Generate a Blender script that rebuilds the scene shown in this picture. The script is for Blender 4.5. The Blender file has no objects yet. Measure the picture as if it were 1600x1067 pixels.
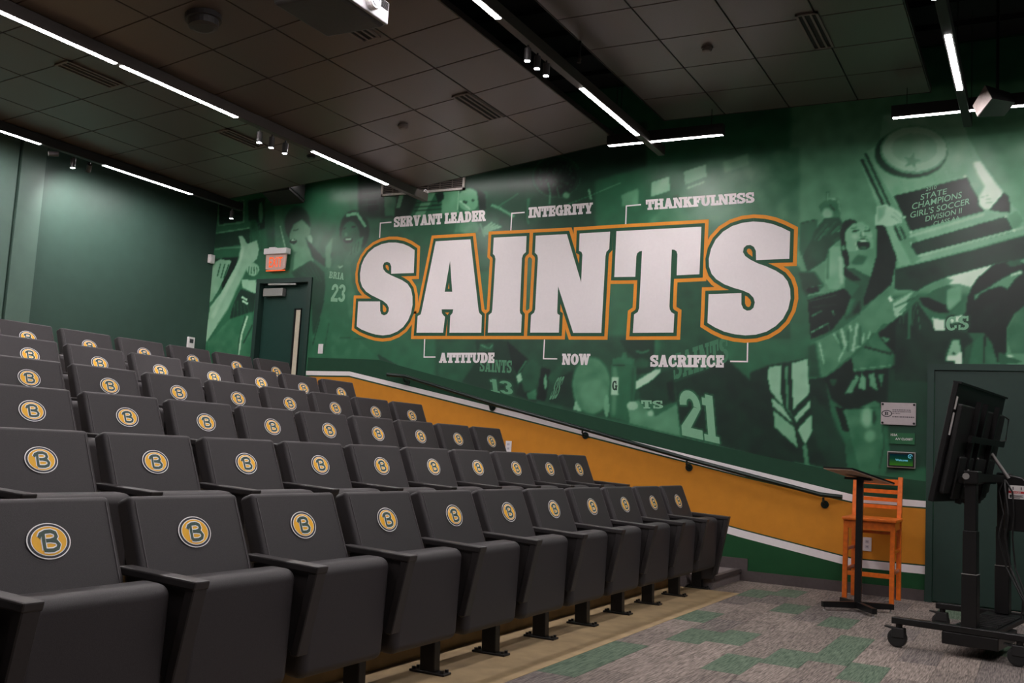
import bpy, bmesh, math, random
import numpy as np
from mathutils import Vector, Matrix
random.seed(7); np.random.seed(7)
SC = bpy.context.scene
C = SC.collection

# ------------------------------------------------------------------ camera
FPX, YAW, PITCH, ROLL = 1569.0, .491177, .105011, .0569059
DW, HC = 9.45, 1.107                      # distance camera - mural wall, camera height
def _cam():
    cy, sy, cp, sp = math.cos(YAW), math.sin(YAW), math.cos(PITCH), math.sin(PITCH)
    f = np.array([-sy*cp, cy*cp, sp]); r = np.array([cy, sy, 0.]); u = np.cross(r, f)
    c, s = math.cos(ROLL), math.sin(ROLL)
    return np.array([c*r + s*u, -(-s*r + c*u), f])
RM = _cam(); O = np.array([0., -DW, HC])
cd = bpy.data.cameras.new('camera'); cam = bpy.data.objects.new('camera', cd); C.objects.link(cam)
cd.sensor_width = 36; cd.lens = 36*FPX/1600; cd.clip_start = .05
_m = Matrix.Identity(4)
for i in range(3):
    _m[i][0] = RM[0][i]; _m[i][1] = -RM[1][i]; _m[i][2] = -RM[2][i]; _m[i][3] = O[i]
cam.matrix_world = _m; SC.camera = cam
# photo pixel -> point where its ray meets a wall / floor plane
def ray(p): return RM.T @ np.array([(p[0]-800)/FPX, (p[1]-533.5)/FPX, 1.])
def onY(p, y=0.): d = ray(p); return O + d*((y+DW)/d[1])
def onZ(p, z=0.): d = ray(p); return O + d*((z-HC)/d[2])
def onX(p, x): d = ray(p); return O + d*(x/d[0])
def W(p): q = onY(p, 0.); return (q[0], q[2])

# ------------------------------------------------------------------ world, exposure
wd = bpy.data.worlds.new('world'); SC.world = wd; wd.use_nodes = True
wd.node_tree.nodes['Background'].inputs[0].default_value = (.9, .95, 1, 1)
wd.node_tree.nodes['Background'].inputs[1].default_value = .012
SC.view_settings.view_transform = 'Standard'; SC.view_settings.look = 'None'
SC.view_settings.gamma = 1; SC.view_settings.use_curve_mapping = False
SC.view_settings.exposure = -0.12
STRIP = 200.0        # radiance of the long ceiling strips
WASH = 42.0         # radiance of the wall washers
SPOT_W = 40.0       # watts of a track spot
SC.cycles.use_denoising = True
SC.cycles.max_bounces = 7; SC.cycles.diffuse_bounces = 4

# ------------------------------------------------------------------ materials
MATS = {}
def lin(c): return tuple(((v/255)/12.92 if v/255 <= .04045 else ((v/255+.055)/1.055)**2.4) for v in c)
def mat(name, col, rough=.6, metal=0., noise=.12, scale=40., bump=0., spec=.5, srgb=True, emit=0., coat=0.):
    if name in MATS: return MATS[name]
    m = bpy.data.materials.new(name); m.use_nodes = True; nt = m.node_tree
    b = nt.nodes['Principled BSDF']; c = lin(col) if srgb else col
    b.inputs['Roughness'].default_value = rough; b.inputs['Metallic'].default_value = metal
    b.inputs['Specular IOR Level'].default_value = spec
    if coat: b.inputs['Coat Weight'].default_value = coat
    tc = nt.nodes.new('ShaderNodeTexCoord'); nz = nt.nodes.new('ShaderNodeTexNoise')
    nz.inputs['Scale'].default_value = scale; nz.inputs['Detail'].default_value = 4
    nt.links.new(tc.outputs['Object'], nz.inputs['Vector'])
    r = nt.nodes.new('ShaderNodeValToRGB')
    r.color_ramp.elements[0].position = .3; r.color_ramp.elements[1].position = .7
    r.color_ramp.elements[0].color = tuple(v*(1-noise) for v in c)+(1,)
    r.color_ramp.elements[1].color = tuple(min(1, v*(1+noise)) for v in c)+(1,)
    nt.links.new(nz.outputs['Fac'], r.inputs['Fac']); nt.links.new(r.outputs['Color'], b.inputs['Base Color'])
    if bump:
        bp = nt.nodes.new('ShaderNodeBump'); bp.inputs['Strength'].default_value = bump; bp.inputs['Distance'].default_value = .002
        nt.links.new(nz.outputs['Fac'], bp.inputs['Height']); nt.links.new(bp.outputs['Normal'], b.inputs['Normal'])
    if emit:
        b.inputs['Emission Color'].default_value = c+(1,); b.inputs['Emission Strength'].default_value = emit
    MATS[name] = m; return m
def emis(name, col, s):
    if name in MATS: return MATS[name]
    m = bpy.data.materials.new(name); m.use_nodes = True; nt = m.node_tree
    for n in list(nt.nodes): nt.nodes.remove(n)
    o = nt.nodes.new('ShaderNodeOutputMaterial'); e = nt.nodes.new('ShaderNodeEmission')
    e.inputs[0].default_value = col+(1,); e.inputs[1].default_value = s
    nt.links.new(e.outputs[0], o.inputs[0]); MATS[name] = m; return m

FABRIC = mat('charcoal_fabric', (53, 50, 52), .55, noise=.22, scale=420, bump=.25, spec=.35)
BLACKP = mat('black_plastic', (44, 41, 42), .45, noise=.1, scale=60)
BLACKM = mat('black_metal', (20, 20, 21), .4, metal=.2, noise=.1)
SHELL = mat('seat_shell', (24, 23, 24), .55)
WHITE = mat('white_print', (232, 226, 228), .55, noise=.015, spec=.25)
ORANGE = mat('orange_print', (226, 146, 50), .55, noise=.03, spec=.25)
GREENO = mat('green_outline_print', (42, 84, 62), .55, noise=.03, spec=.25)
BAND = mat('dark_green_paint', (26, 66, 46), .6, noise=.05, scale=12, spec=.3)
BAND2 = mat('deep_green_paint', (20, 72, 38), .6, noise=.06, scale=12, spec=.3)
AMBER = mat('amber_paint', (200, 131, 36), .6, noise=.05, scale=9, spec=.3)
WSTR = mat('white_stripe_paint', (232, 226, 228), .55, noise=.02, spec=.3)
PANELW = mat('green_panel_lit_tone', (78, 102, 93), .5, noise=.05, scale=6, spec=.4)  # wall green made lighter, standing in for light on the panel
BACKW = mat('green_wall_paint', (55, 78, 70), .45, noise=.05, scale=6, spec=.3)
DOORG = mat('door_green_paint', (20, 56, 49), .45, noise=.06, scale=14)
FRAMEG = mat('frame_green_paint', (28, 54, 47), .5, noise=.06, scale=14)
CLOSETG = mat('closet_green_paint', (27, 51, 44), .5, noise=.06, scale=20)
TILE = mat('ceiling_tile', (80, 70, 66), .36, noise=.1, scale=90, bump=.05, spec=.55)
TBAR = mat('grid_black', (14, 13, 13), .7)
DECK = mat('black_deck_paint', (20, 20, 24), .9, noise=.2, scale=3)
CONC = mat('concrete', (154, 132, 98), .8, noise=.18, scale=7, bump=.2)
BASEB = mat('rubber_base', (74, 66, 66), .6, noise=.08)
STEPC = mat('step_carpet', (112, 104, 104), .95, noise=.25, scale=140, bump=.4)
METALG = mat('brushed_aluminium', (176, 172, 170), .4, metal=.7, noise=.06, scale=120)
PLASTW = mat('white_plastic', (226, 222, 224), .45, noise=.02)
BAR = mat('bronze_bar', (62, 55, 52), .5, metal=.3, noise=.05)
RAILM = mat('rail_black_green', (22, 36, 32), .35, metal=.3)
WOOD = mat('orange_wood', (214, 104, 26), .38, noise=.16, scale=26, coat=.3)
NAVY = mat('emblem_navy', (36, 38, 48), .5, noise=.03)
GOLD = mat('emblem_gold', (255, 190, 38), .5, noise=.04)
EWHITE = mat('emblem_white', (254, 252, 250), .4, noise=.02)
EGREEN = mat('emblem_green', (58, 82, 70), .5, noise=.04)
STRIPM = emis('strip_light', (1.0, .93, .925), STRIP)
WASHM = emis('washer_light', (1.0, .94, .92), WASH)
LENSM = emis('spot_lens_light', (.9, .92, 1.0), 60)

# ------------------------------------------------------------------ object helpers
def link(name, me, parent=None, label=None, cat=None, group=None, kind=None):
    o = bpy.data.objects.new(name, me); C.objects.link(o)
    if parent is not None: o.parent = parent
    if label: o['label'] = label
    if cat: o['category'] = cat
    if group: o['group'] = group
    if kind: o['kind'] = kind
    return o
def thing(name, label, cat, loc=(0, 0, 0), rz=0., group=None):
    o = bpy.data.objects.new(name, None); C.objects.link(o); o.empty_display_size = .1
    o.location = loc; o.rotation_euler = (0, 0, rz); o['label'] = label; o['category'] = cat
    if group: o['group'] = group
    return o
class MB:
    """collects polygons into one mesh"""
    def __init__(s): s.v = []; s.f = []; s.mi = []; s.mats = []
    def m(s, mt):
        if mt not in s.mats: s.mats.append(mt)
        return s.mats.index(mt)
    def poly(s, pts, mt):
        n = len(s.v); s.v += [tuple(p) for p in pts]; s.f.append(tuple(range(n, n+len(pts)))); s.mi.append(s.m(mt)); return s
    def box(s, x0, x1, y0, y1, z0, z1, mt):
        n = len(s.v); i = s.m(mt)
        s.v += [(x, y, z) for z in (z0, z1) for y in (y0, y1) for x in (x0, x1)]
        for f in ((0,2,3,1),(4,5,7,6),(0,1,5,4),(2,6,7,3),(0,4,6,2),(1,3,7,5)):
            s.f.append(tuple(n+k for k in f)); s.mi.append(i)
        return s
    def hexa(s, b, t, mt):
        """b, t: 4 bottom and 4 top corners in the same order"""
        n = len(s.v); i = s.m(mt); s.v += [tuple(p) for p in b]+[tuple(p) for p in t]
        for f in ((3,2,1,0),(4,5,6,7),(0,1,5,4),(1,2,6,5),(2,3,7,6),(3,0,4,7)):
            s.f.append(tuple(n+k for k in f)); s.mi.append(i)
        return s
    def prism(s, pts, axis, a, b, mt):
        """outline in the plane across axis, extruded from a to b"""
        n = len(s.v); k = len(pts); i = s.m(mt)
        def P(p, h): return {0: (h, p[0], p[1]), 1: (p[0], h, p[1]), 2: (p[0], p[1], h)}[axis]
        s.v += [P(p, a) for p in pts]+[P(p, b) for p in pts]
        s.f.append(tuple(range(n+k-1, n-1, -1))); s.mi.append(i)
        s.f.append(tuple(range(n+k, n+2*k))); s.mi.append(i)
        for j in range(k):
            s.f.append((n+j, n+(j+1) % k, n+k+(j+1) % k, n+k+j)); s.mi.append(i)
        return s
    def tube(s, pts, r, mt, n=8, cap=True):
        pts = [Vector(p) for p in pts]; i = s.m(mt); base = len(s.v); up0 = None
        for k, p in enumerate(pts):
            d = ((pts[min(k+1, len(pts)-1)]-p).normalized()+(p-pts[max(k-1, 0)]).normalized())
            d = d.normalized() if d.length > 1e-9 else Vector((0, 0, 1))
            ref = Vector((0, 0, 1)) if abs(d.z) < .9 else Vector((1, 0, 0))
            a = d.cross(ref).normalized(); b = d.cross(a).normalized()
            rr = r[k] if isinstance(r, (list, tuple)) else r
            for j in range(n):
                t = 2*math.pi*j/n; s.v.append(tuple(p+a*(rr*math.cos(t))+b*(rr*math.sin(t))))
        for k in range(len(pts)-1):
            for j in range(n):
                s.f.append((base+k*n+j, base+k*n+(j+1) % n, base+(k+1)*n+(j+1) % n, base+(k+1)*n+j)); s.mi.append(i)
        if cap:
            s.f.append(tuple(range(base, base+n))); s.mi.append(i)
            e = base+(len(pts)-1)*n; s.f.append(tuple(range(e+n-1, e-1, -1))); s.mi.append(i)
        return s
    def cyl(s, p0, p1, r, mt, n=16): return s.tube([p0, p1], r, mt, n)
    def mesh(s, name, bevel=0., seg=2, smooth=False):
        me = bpy.data.meshes.new(name); me.from_pydata(s.v, [], s.f)
        for mt in s.mats: me.materials.append(mt)
        me.polygons.foreach_set('material_index', s.mi); me.update()
        bm = bmesh.new(); bm.from_mesh(me); bmesh.ops.recalc_face_normals(bm, faces=bm.faces)
        if bevel:
            bmesh.ops.bevel(bm, geom=list(bm.edges), offset=bevel, segments=seg, profile=.5, affect='EDGES', clamp_overlap=True)
        bm.to_mesh(me); bm.free()
        if smooth:
            nv = len(me.vertices); acc = np.zeros((nv, 3))
            for p in me.polygons:
                a = np.array(p.normal)*p.area
                for vi in p.vertices: acc[vi] += a
            acc /= np.maximum(np.linalg.norm(acc, axis=1, keepdims=True), 1e-12)
            me.polygons.foreach_set('use_smooth', [True]*len(me.polygons))
            me.normals_split_custom_set_from_vertices(acc.tolist())
        return me
    def flat(s, name):
        me = bpy.data.meshes.new(name); me.from_pydata(s.v, [], s.f)
        for mt in s.mats: me.materials.append(mt)
        me.polygons.foreach_set('material_index', s.mi); me.update(); return me
    def build(s, name, parent=None, bevel=0., seg=2, smooth=False, **k):
        return link(name, s.mesh(name, bevel, seg, smooth), parent, **k)

# 2D outline helpers ---------------------------------------------------------
def tri(pts):
    from mathutils.geometry import tessellate_polygon
    return tessellate_polygon([[Vector((p[0], p[1], 0)) for p in pts]])
def stroke(pts, w, closed=False, round_=True, miter=2.6):
    """convex pieces that cover a line of width w with filled corners"""
    out = []; n = len(pts); P = [np.array(p, float) for p in pts]
    rng = range(n if closed else n-1)
    for i in rng:
        a, b = P[i], P[(i+1) % n]; d = b-a; L = np.linalg.norm(d)
        if L < 1e-9: continue
        d /= L; q = np.array([-d[1], d[0]])*w/2
        out.append([a+q, a-q, b-q, b+q])
    for i in (range(n) if closed else range(1, n-1)):
        a, p, b = P[(i-1) % n], P[i], P[(i+1) % n]
        d1 = p-a; d2 = b-p; l1 = np.linalg.norm(d1); l2 = np.linalg.norm(d2)
        if l1 < 1e-9 or l2 < 1e-9: continue
        d1 /= l1; d2 /= l2; cr = d1[0]*d2[1]-d1[1]*d2[0]
        if abs(cr) < 1e-4: continue
        s = -1 if cr > 0 else 1
        q1 = p+np.array([-d1[1], d1[0]])*s*w/2; q2 = p+np.array([-d2[1], d2[0]])*s*w/2
        if round_:
            a1 = math.atan2(*(q1-p)[::-1]); a2 = math.atan2(*(q2-p)[::-1]); da = (a2-a1+math.pi) % (2*math.pi)-math.pi
            arc = [p+np.array([math.cos(a1+da*t/4), math.sin(a1+da*t/4)])*w/2 for t in range(5)]
            out.append([p]+arc)
        else:
            h = (q1-p)+(q2-p); c = np.dot(q1-p, h)/max(np.linalg.norm(h)*w/2, 1e-9); k = 1/max(c, 1/miter)
            out.append([p, q1, p+h/np.linalg.norm(h)*w/2*k, q2])
    return out
def ring(cx, cy, rx, ry, ix, iy, a0, a1, n=12):
    out = []
    for i in range(n):
        t0 = math.radians(a0+(a1-a0)*i/n); t1 = math.radians(a0+(a1-a0)*(i+1)/n)
        out.append([(cx+rx*math.cos(t0), cy+ry*math.sin(t0)), (cx+rx*math.cos(t1), cy+ry*math.sin(t1)),
                    (cx+ix*math.cos(t1), cy+iy*math.sin(t1)), (cx+ix*math.cos(t0), cy+iy*math.sin(t0))])
    return out
def R(x0, y0, x1, y1): return [(x0, y0), (x1, y0), (x1, y1), (x0, y1)]
def glyph(c):
    """heavy slab-serif capitals, cap height 1 -> (width, polygons)"""
    st = [R(.08, 0, .38, 1)]
    G = {
     'I': (.52, [R(.11, 0, .41, 1), R(0, 0, .52, .17), R(0, .83, .52, 1)]),
     'E': (.78, st+[R(0, 0, .76, .18), R(0, .82, .76, 1), R(.3, .42, .6, .58), R(.6, 0, .76, .36), R(.6, .64, .76, 1), R(.5, .34, .61, .66)]),
     'F': (.76, st+[R(0, 0, .5, .18), R(0, .82, .76, 1), R(.3, .42, .6, .58), R(.6, .62, .76, 1), R(.5, .34, .61, .66)]),
     'L': (.76, st+[R(0, .83, .5, 1), R(0, 0, .76, .18), R(.58, 0, .76, .42)]),
     'T': (.84, [R(.27, 0, .57, 1), R(0, .82, .84, 1), R(0, .56, .16, 1), R(.68, .56, .84, 1), R(.15, 0, .69, .17)]),
     'H': (1.0, [R(.08, 0, .36, 1), R(.64, 0, .92, 1), R(.2, .41, .8, .58), R(0, 0, .44, .17), R(0, .83, .44, 1), R(.56, 0, 1, .17), R(.56, .83, 1, 1)]),
     'N': (.98, [R(.07, 0, .26, 1), R(0, 0, .36, .16), R(0, .84, .3, 1), [(.08, 1), (.38, 1), (.9, 0), (.6, 0)], R(.71, 0, .9, 1), R(.6, .84, .98, 1)]),
     'A': (.98, [[(.07, 0), (.27, 0), (.54, .82), (.44, 1), (.34, 1)], [(.6, 0), (.92, 0), (.64, 1), (.34, 1)], R(.22, .2, .72, .36), R(0, 0, .38, .15), R(.53, 0, .98, .15)]),
     'V': (.98, [[(.05, 1), (.38, 1), (.56, .3), (.5, 0), (.36, 0)], [(.7, 1), (.91, 1), (.63, 0), (.42, 0)], R(0, .85, .45, 1), R(.6, .85, .98, 1)]),
     'W': (1.3, [[(.05, 1), (.34, 1), (.48, .3), (.46, 0), (.28, 0)], [(.54, 1), (.7, 1), (.5, 0), (.34, 0)], [(.54, 1), (.8, 1), (.94, .3), (.9, 0), (.74, 0)], [(1.02, 1), (1.22, 1), (.95, 0), (.8, 0)], R(0, .85, .4, 1), R(.94, .85, 1.3, 1)]),
     'Y': (.95, [[(.05, 1), (.37, 1), (.56, .6), (.5, .4), (.33, .4)], [(.67, 1), (.88, 1), (.63, .4), (.44, .4)], R(.33, 0, .63, .5), R(0, .85, .44, 1), R(.58, .85, .95, 1), R(.2, 0, .76, .16)]),
     'K': (1.0, st+[R(0, 0, .46, .16), R(0, .84, .46, 1), [(.36, .34), (.36, .58), (.62, 1), (.86, 1)], [(.42, .5), (.62, .66), (.97, 0), (.62, 0)], R(.56, .84, .95, 1), R(.56, 0, 1, .16)]),
     'D': (.88, st+[R(0, 0, .46, .17), R(0, .83, .46, 1)]+ring(.42, .5, .45, .5, .15, .33, -90, 90)),
     'R': (.96, st+[R(0, .83, .5, 1), R(0, 0, .46, .16), [(.42, .5), (.72, .52), (.86, .16), (.9, 0), (.62, 0)], R(.6, 0, .96, .16), R(.36, .45, .52, .62)]+ring(.48, .725, .38, .275, .1, .11, -90, 90)),
     'O': (.9, ring(.45, .5, .45, .5, .15, .33, 0, 360, 24)),
     'C': (.88, ring(.45, .5, .45, .5, .15, .33, 50, 310, 20)+[R(.6, .6, .76, .98), R(.66, .16, .84, .36)]),
     'G': (.92, ring(.45, .5, .45, .5, .15, .33, 50, 330, 20)+[R(.6, .6, .76, .98), R(.5, .36, .92, .52), R(.6, 0, .86, .44)]),
     'U': (.98, [R(.08, .35, .37, 1), R(.68, .35, .9, 1), R(0, .84, .45, 1), R(.6, .84, .98, 1)]+ring(.49, .37, .41, .37, .13, .2, 180, 360)),
     'S': (.84, ring(.42, .725, .42, .275, .13, .1, 40, 275)+ring(.42, .275, .42, .275, .13, .1, -140, 95)+[R(.64, .62, .8, .98), R(.04, .02, .2, .38)]),
     'B': (.9, st+[R(0, .83, .5, 1), R(0, 0, .5, .17)]+ring(.46, .74, .38, .26, .1, .1, -90, 90)+ring(.46, .27, .42, .27, .12, .1, -90, 90)),
     '1': (.6, [R(.16, 0, .46, 1), R(0, 0, .6, .14), R(.02, .76, .2, .92)]),
     '2': (.84, ring(.42, .7, .42, .3, .14, .13, -10, 190)+[[(.84, .66), (.56, .66), (0, .2), (0, 0), (.34, .16)], R(0, 0, .84, .2)]),
     '3': (.84, ring(.4, .73, .42, .27, .13, .1, -90, 170)+ring(.4, .28, .44, .28, .14, .11, -170, 90)),
     '4': (.84, [R(.46, 0, .74, 1), R(0, .2, .84, .38), [(0, .38), (.2, .38), (.62, 1), (.46, 1)]]),
    }
    return G[c]
def word_polys(text, gap=.05):
    x = 0; out = []
    for ch in text:
        if ch == ' ': x += .35; continue
        w, ps = glyph(ch)
        out += [[(x+p[0], p[1]) for p in q] for q in ps]; x += w+gap
    return x-gap, out
def font_polys(text):
    """plain sans lettering from the built-in font -> (w, h, triangles)"""
    cu = bpy.data.curves.new('lettering', 'FONT'); cu.body = text; cu.fill_mode = 'FRONT'; cu.offset = .008; cu.resolution_u = 3
    ob = bpy.data.objects.new('lettering', cu); C.objects.link(ob)
    dg = bpy.context.evaluated_depsgraph_get(); me = bpy.data.meshes.new_from_object(ob.evaluated_get(dg))
    vs = [(v.co.x, v.co.y) for v in me.vertices]; fs = [[vs[i] for i in p.vertices] for p in me.polygons]
    bpy.data.objects.remove(ob); bpy.data.curves.remove(cu); bpy.data.meshes.remove(me)
    xs = [v[0] for v in vs]; ys = [v[1] for v in vs]; x0, y0 = min(xs), min(ys)
    return max(xs)-x0, max(ys)-y0, [[(p[0]-x0, p[1]-y0) for p in f] for f in fs]

# ================================================================== STRUCTURE
ZT = 4.95                                      # underside of the dark deck
XB = -9.49                                     # back wall plane
XR = 3.4
DX0, DX1, DZT = -8.706, -7.833, 3.016          # exit door opening (outer frame)
RISE = .209
ROWX = [-2.735, -3.683, -4.600, -5.543, -6.480, -7.410]
LAST = [-1.205, -1.150, -1.145, -1.100, -1.035, -1.000]     # y of the seat next to the aisle
SP = .6105
b = MB().box(-2.26, XR, -13.5, .3, -.2, -.012, BASEB)
floor = b.build('floor', kind='structure')
# wall with the door opening
b = MB()
b.box(XB-.2, DX0, .0, .2, -.2, ZT, BAND); b.box(DX0, DX1, 0, .2, DZT, ZT, BAND)
b.box(DX1, XR, 0, .2, -.2, ZT, BAND)
wall_m = b.build('wall_right', kind='structure')
b = MB().box(XB-.2, XB, -9.5, 0, -.2, ZT, BACKW)
wall_b = b.build('wall_back', kind='structure')
# flat pilaster on the back wall, with a reveal joint
b = MB().box(XB, XB+.05, -2.86, -2.58, 1., ZT, PANELW).box(XB, XB+.05, -6.5, -2.90, 1., ZT, PANELW)
b.build('wall_panel', wall_b)
b = MB().box(XB-.2, XR, -13.5, .2, ZT, ZT+.1, DECK)
ceil = b.build('ceiling', kind='structure')
for i in range(16):                       # ribs of the deck above the slots
    MB().box(XB, XR, -.4-.5*i-.06, -.4-.5*i, ZT-.05, ZT-.001, DECK).build('deck_rib', ceil)
# tiers
YA = -.86                                      # edge between seats and aisle
b = MB(); prev = -2.86
strip = MB().box(-2.86, -2.262, -13.5, -.92, -.2, 0, CONC).build('floor_concrete_strip', kind='structure')
for k in range(1, 6):
    x0 = prev; x1 = ROWX[k]-.125 if k < 5 else XB
    MB().box(x1, x0, -13.5, YA, -.2, RISE*k, CONC).build('floor_tier', kind='structure')
    prev = x1
# aisle steps against the mural wall: two steps for every tier
sx = [-2.51]
tops = [.1045*(i+1) for i in range(10)]
for i in range(10):
    x0 = -2.51-.47*i; x1 = -2.51-.47*(i+1) if i < 9 else XB
    s = MB().box(x1, x0, YA+.002, -.002, -.2, tops[i], STEPC).build('floor_aisle_step', kind='structure')
    MB().box(x0-.04, x0+.012, YA+.004, -.004, tops[i]-.03, tops[i]+.004, BASEB).build('step_nosing', s)
# base along the wall, stepping with the stair
bb = MB().box(-2.44, -.915, -.012, 0, 0, .094, BASEB)
x = -2.44; z = .1045
bb.box(-2.98, -2.44, -.012, 0, 0, .204, BASEB)
bb.build('baseboard_right', kind='structure')

# ------------------------------------------------------------------ carpet planks
def carpet(name, base, alt):
    m = bpy.data.materials.new(name); m.use_nodes = True; nt = m.node_tree; b = nt.nodes['Principled BSDF']
    tc = nt.nodes.new('ShaderNodeTexCoord'); mp = nt.nodes.new('ShaderNodeMapping')
    mp.inputs['Scale'].default_value = (150, 9, 1); nz = nt.nodes.new('ShaderNodeTexNoise'); nz.inputs['Scale'].default_value = 1; nz.inputs['Detail'].default_value = 5
    oi = nt.nodes.new('ShaderNodeObjectInfo'); ad = nt.nodes.new('ShaderNodeVectorMath'); ad.operation = 'ADD'
    nt.links.new(tc.outputs['Object'], mp.inputs['Vector']); nt.links.new(mp.outputs['Vector'], ad.inputs[0])
    mu = nt.nodes.new('ShaderNodeMath'); mu.operation = 'MULTIPLY'; mu.inputs[1].default_value = 50
    nt.links.new(oi.outputs['Random'], mu.inputs[0]); nt.links.new(mu.outputs[0], ad.inputs[1]); nt.links.new(ad.outputs[0], nz.inputs['Vector'])
    r = nt.nodes.new('ShaderNodeValToRGB'); e = r.color_ramp.elements
    e[0].position = .34; e[1].position = .68; e[0].color = lin(alt)+(1,); e[1].color = lin(base)+(1,)
    nt.links.new(nz.outputs['Fac'], r.inputs['Fac']); nt.links.new(r.outputs['Color'], b.inputs['Base Color'])
    b.inputs['Roughness'].default_value = .95; b.inputs['Specular IOR Level'].default_value = .15
    bp = nt.nodes.new('ShaderNodeBump'); bp.inputs['Strength'].default_value = .5; bp.inputs['Distance'].default_value = .004
    nt.links.new(nz.outputs['Fac'], bp.inputs['Height']); nt.links.new(bp.outputs['Normal'], b.inputs['Normal'])
    return m
CARP = [carpet('carpet_warm_grey', (143, 132, 125), (84, 77, 73)), carpet('carpet_pale_grey', (155, 143, 135), (96, 88, 83)),
        carpet('carpet_slate', (131, 122, 118), (77, 72, 70)), carpet('carpet_green', (106, 120, 104), (64, 82, 67))]
PW, PL = .214, .53
pm = []
for m in CARP:
    q = MB().box(.001, PW-.001, .001, PL-.001, -.012, 0, m); pm.append(q.mesh('carpet_plank'))
rg = random.Random(11)
green_at = [tuple(onZ(p)[:2]) for p in ((905, 1032), (945, 1024), (1085, 990), (1115, 962), (1118, 1046), (1180, 992), (1211, 1030), (1335, 996), (1345, 1015), (1330, 1032), (1232, 950), (1305, 968), (1240, 925), (1370, 1060), (1565, 1020), (1470, 955), (1530, 965), (1175, 930))]
ncol = 0
for i in range(18):
    x = -2.26+PW*i; off = [0, .26, .12, .40][i % 4]
    ys = [0.]+[-off-PL*j for j in range(14) if -off-PL*j < -.02]
    for j in range(len(ys)-1):
        y1, y0 = ys[j], ys[j+1]
        if y0 < -6.2: break
        if x < -2.24-PW*.5: continue
        cx, cy = x+PW/2, (y0+y1)/2
        k = rg.choices([0, 1, 2, 3], [5, 3, 3, 0])[0]
        if any(abs(cx-a) < PW*.5 and abs(cy-c) < PL*.5 for a, c in green_at): k = 3
        if abs((y1-y0)-PL) < .01:
            o = link('carpet_plank', pm[k], floor); o.location = (x, y0, 0)
        else:
            o = MB().box(.001, PW-.001, .001, y1-y0-.001, -.012, 0, CARP[k]).build('carpet_plank', floor); o.location = (x, y0, 0)
MB().box(-2.26, XR, -13.5, -6.0, -.0121, -.0005, CARP[0]).build('carpet_field', floor)
MB().box(-2.51, -2.262, -.92, 0, -.012, 0, CARP[0]).build('carpet_plank', floor)

# ================================================================== MURAL
exec_mural = True
GX0, GX1, GZ0, GZ1, GC = XB+.002, 1.5, .7, ZT-.02, .0105
nx = int((GX1-GX0)/GC)+1; nz_ = int((GZ1-GZ0)/GC)+1
gx = np.linspace(GX0, GX1, nx); gz = np.linspace(GZ0, GZ1, nz_)
XX, ZZ = np.meshgrid(gx, gz)
# position of every grid point in the layout sketch (photo pixel units)
_d = np.stack([XX, np.full_like(XX, DW), ZZ-HC], -1) @ RM.T
PX = _d[..., 0]/_d[..., 2]*FPX+800; PY = _d[..., 1]/_d[..., 2]*FPX+533.5
T = np.full(XX.shape, .37)
def blur(a, n):
    for _ in range(n):
        a = a.copy(); p = np.pad(a, 1, mode='edge')
        a = (p[:-2, 1:-1]+p[2:, 1:-1]+p[1:-1, :-2]+p[1:-1, 2:]+2*p[1:-1, 1:-1])/6
    return a
def put(mask, tone, soft, al=1.):
    soft = max(1, soft)
    r, c = np.where(mask)
    if len(r) == 0: return
    m = soft*2+2
    r0, r1, c0, c1 = max(r.min()-m, 0), min(r.max()+m+1, T.shape[0]), max(c.min()-m, 0), min(c.max()+m+1, T.shape[1])
    k = blur(mask[r0:r1, c0:c1].astype(float), soft)*al if soft else mask[r0:r1, c0:c1]*al
    T[r0:r1, c0:c1] = T[r0:r1, c0:c1]*(1-k)+tone*k
def poly(pts, tone, soft=1, al=1.):
    xs = [p[0] for p in pts]; ys = [p[1] for p in pts]
    bb = (PX > min(xs)) & (PX < max(xs)) & (PY > min(ys)) & (PY < max(ys))
    if not bb.any(): return
    idx = np.where(bb); x = PX[idx]; y = PY[idx]; ins = np.zeros(len(x), bool); n = len(pts)
    for i in range(n):
        x1, y1 = pts[i]; x2, y2 = pts[(i+1) % n]
        if y1 == y2: continue
        ins ^= ((y1 > y) != (y2 > y)) & (x < (x2-x1)*(y-y1)/(y2-y1)+x1)
    m = np.zeros(T.shape, bool); m[idx] = ins; put(m, tone, soft, al)
def ell(cx, cy, rx, ry, tone, soft=1, al=1., rot=0.):
    c, s = math.cos(math.radians(rot)), math.sin(math.radians(rot)); x = PX-cx; y = PY-cy
    put(((x*c+y*s)/rx)**2+((-x*s+y*c)/ry)**2 < 1, tone, soft, al)
def line(pts, w, tone, soft=1, al=1.):
    for q in stroke(pts, w): poly([tuple(p) for p in q], tone, soft, al)
def tf(ox, oy, s): return lambda *ps: [(ox+a*s, oy+b*s) for a, b in ps]
PRINT = []
def txt(text, p0, p1, ptop, tone, soft=0, outline=None):
    """word between two baseline points, its height given by the point above p0"""
    w, ps = word_polys(text, .06); p0, p1, pt = map(np.array, (p0, p1, ptop))
    M = lambda q: tuple(p0+(p1-p0)*q[0]/w+(pt-p0)*q[1])
    if outline is not None:
        for q in ps: line([M(a) for a in q]+[M(q[0])], 4.2, outline, 1)
    PRINT.append(([[M(a) for a in q] for q in ps], tone))

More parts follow.
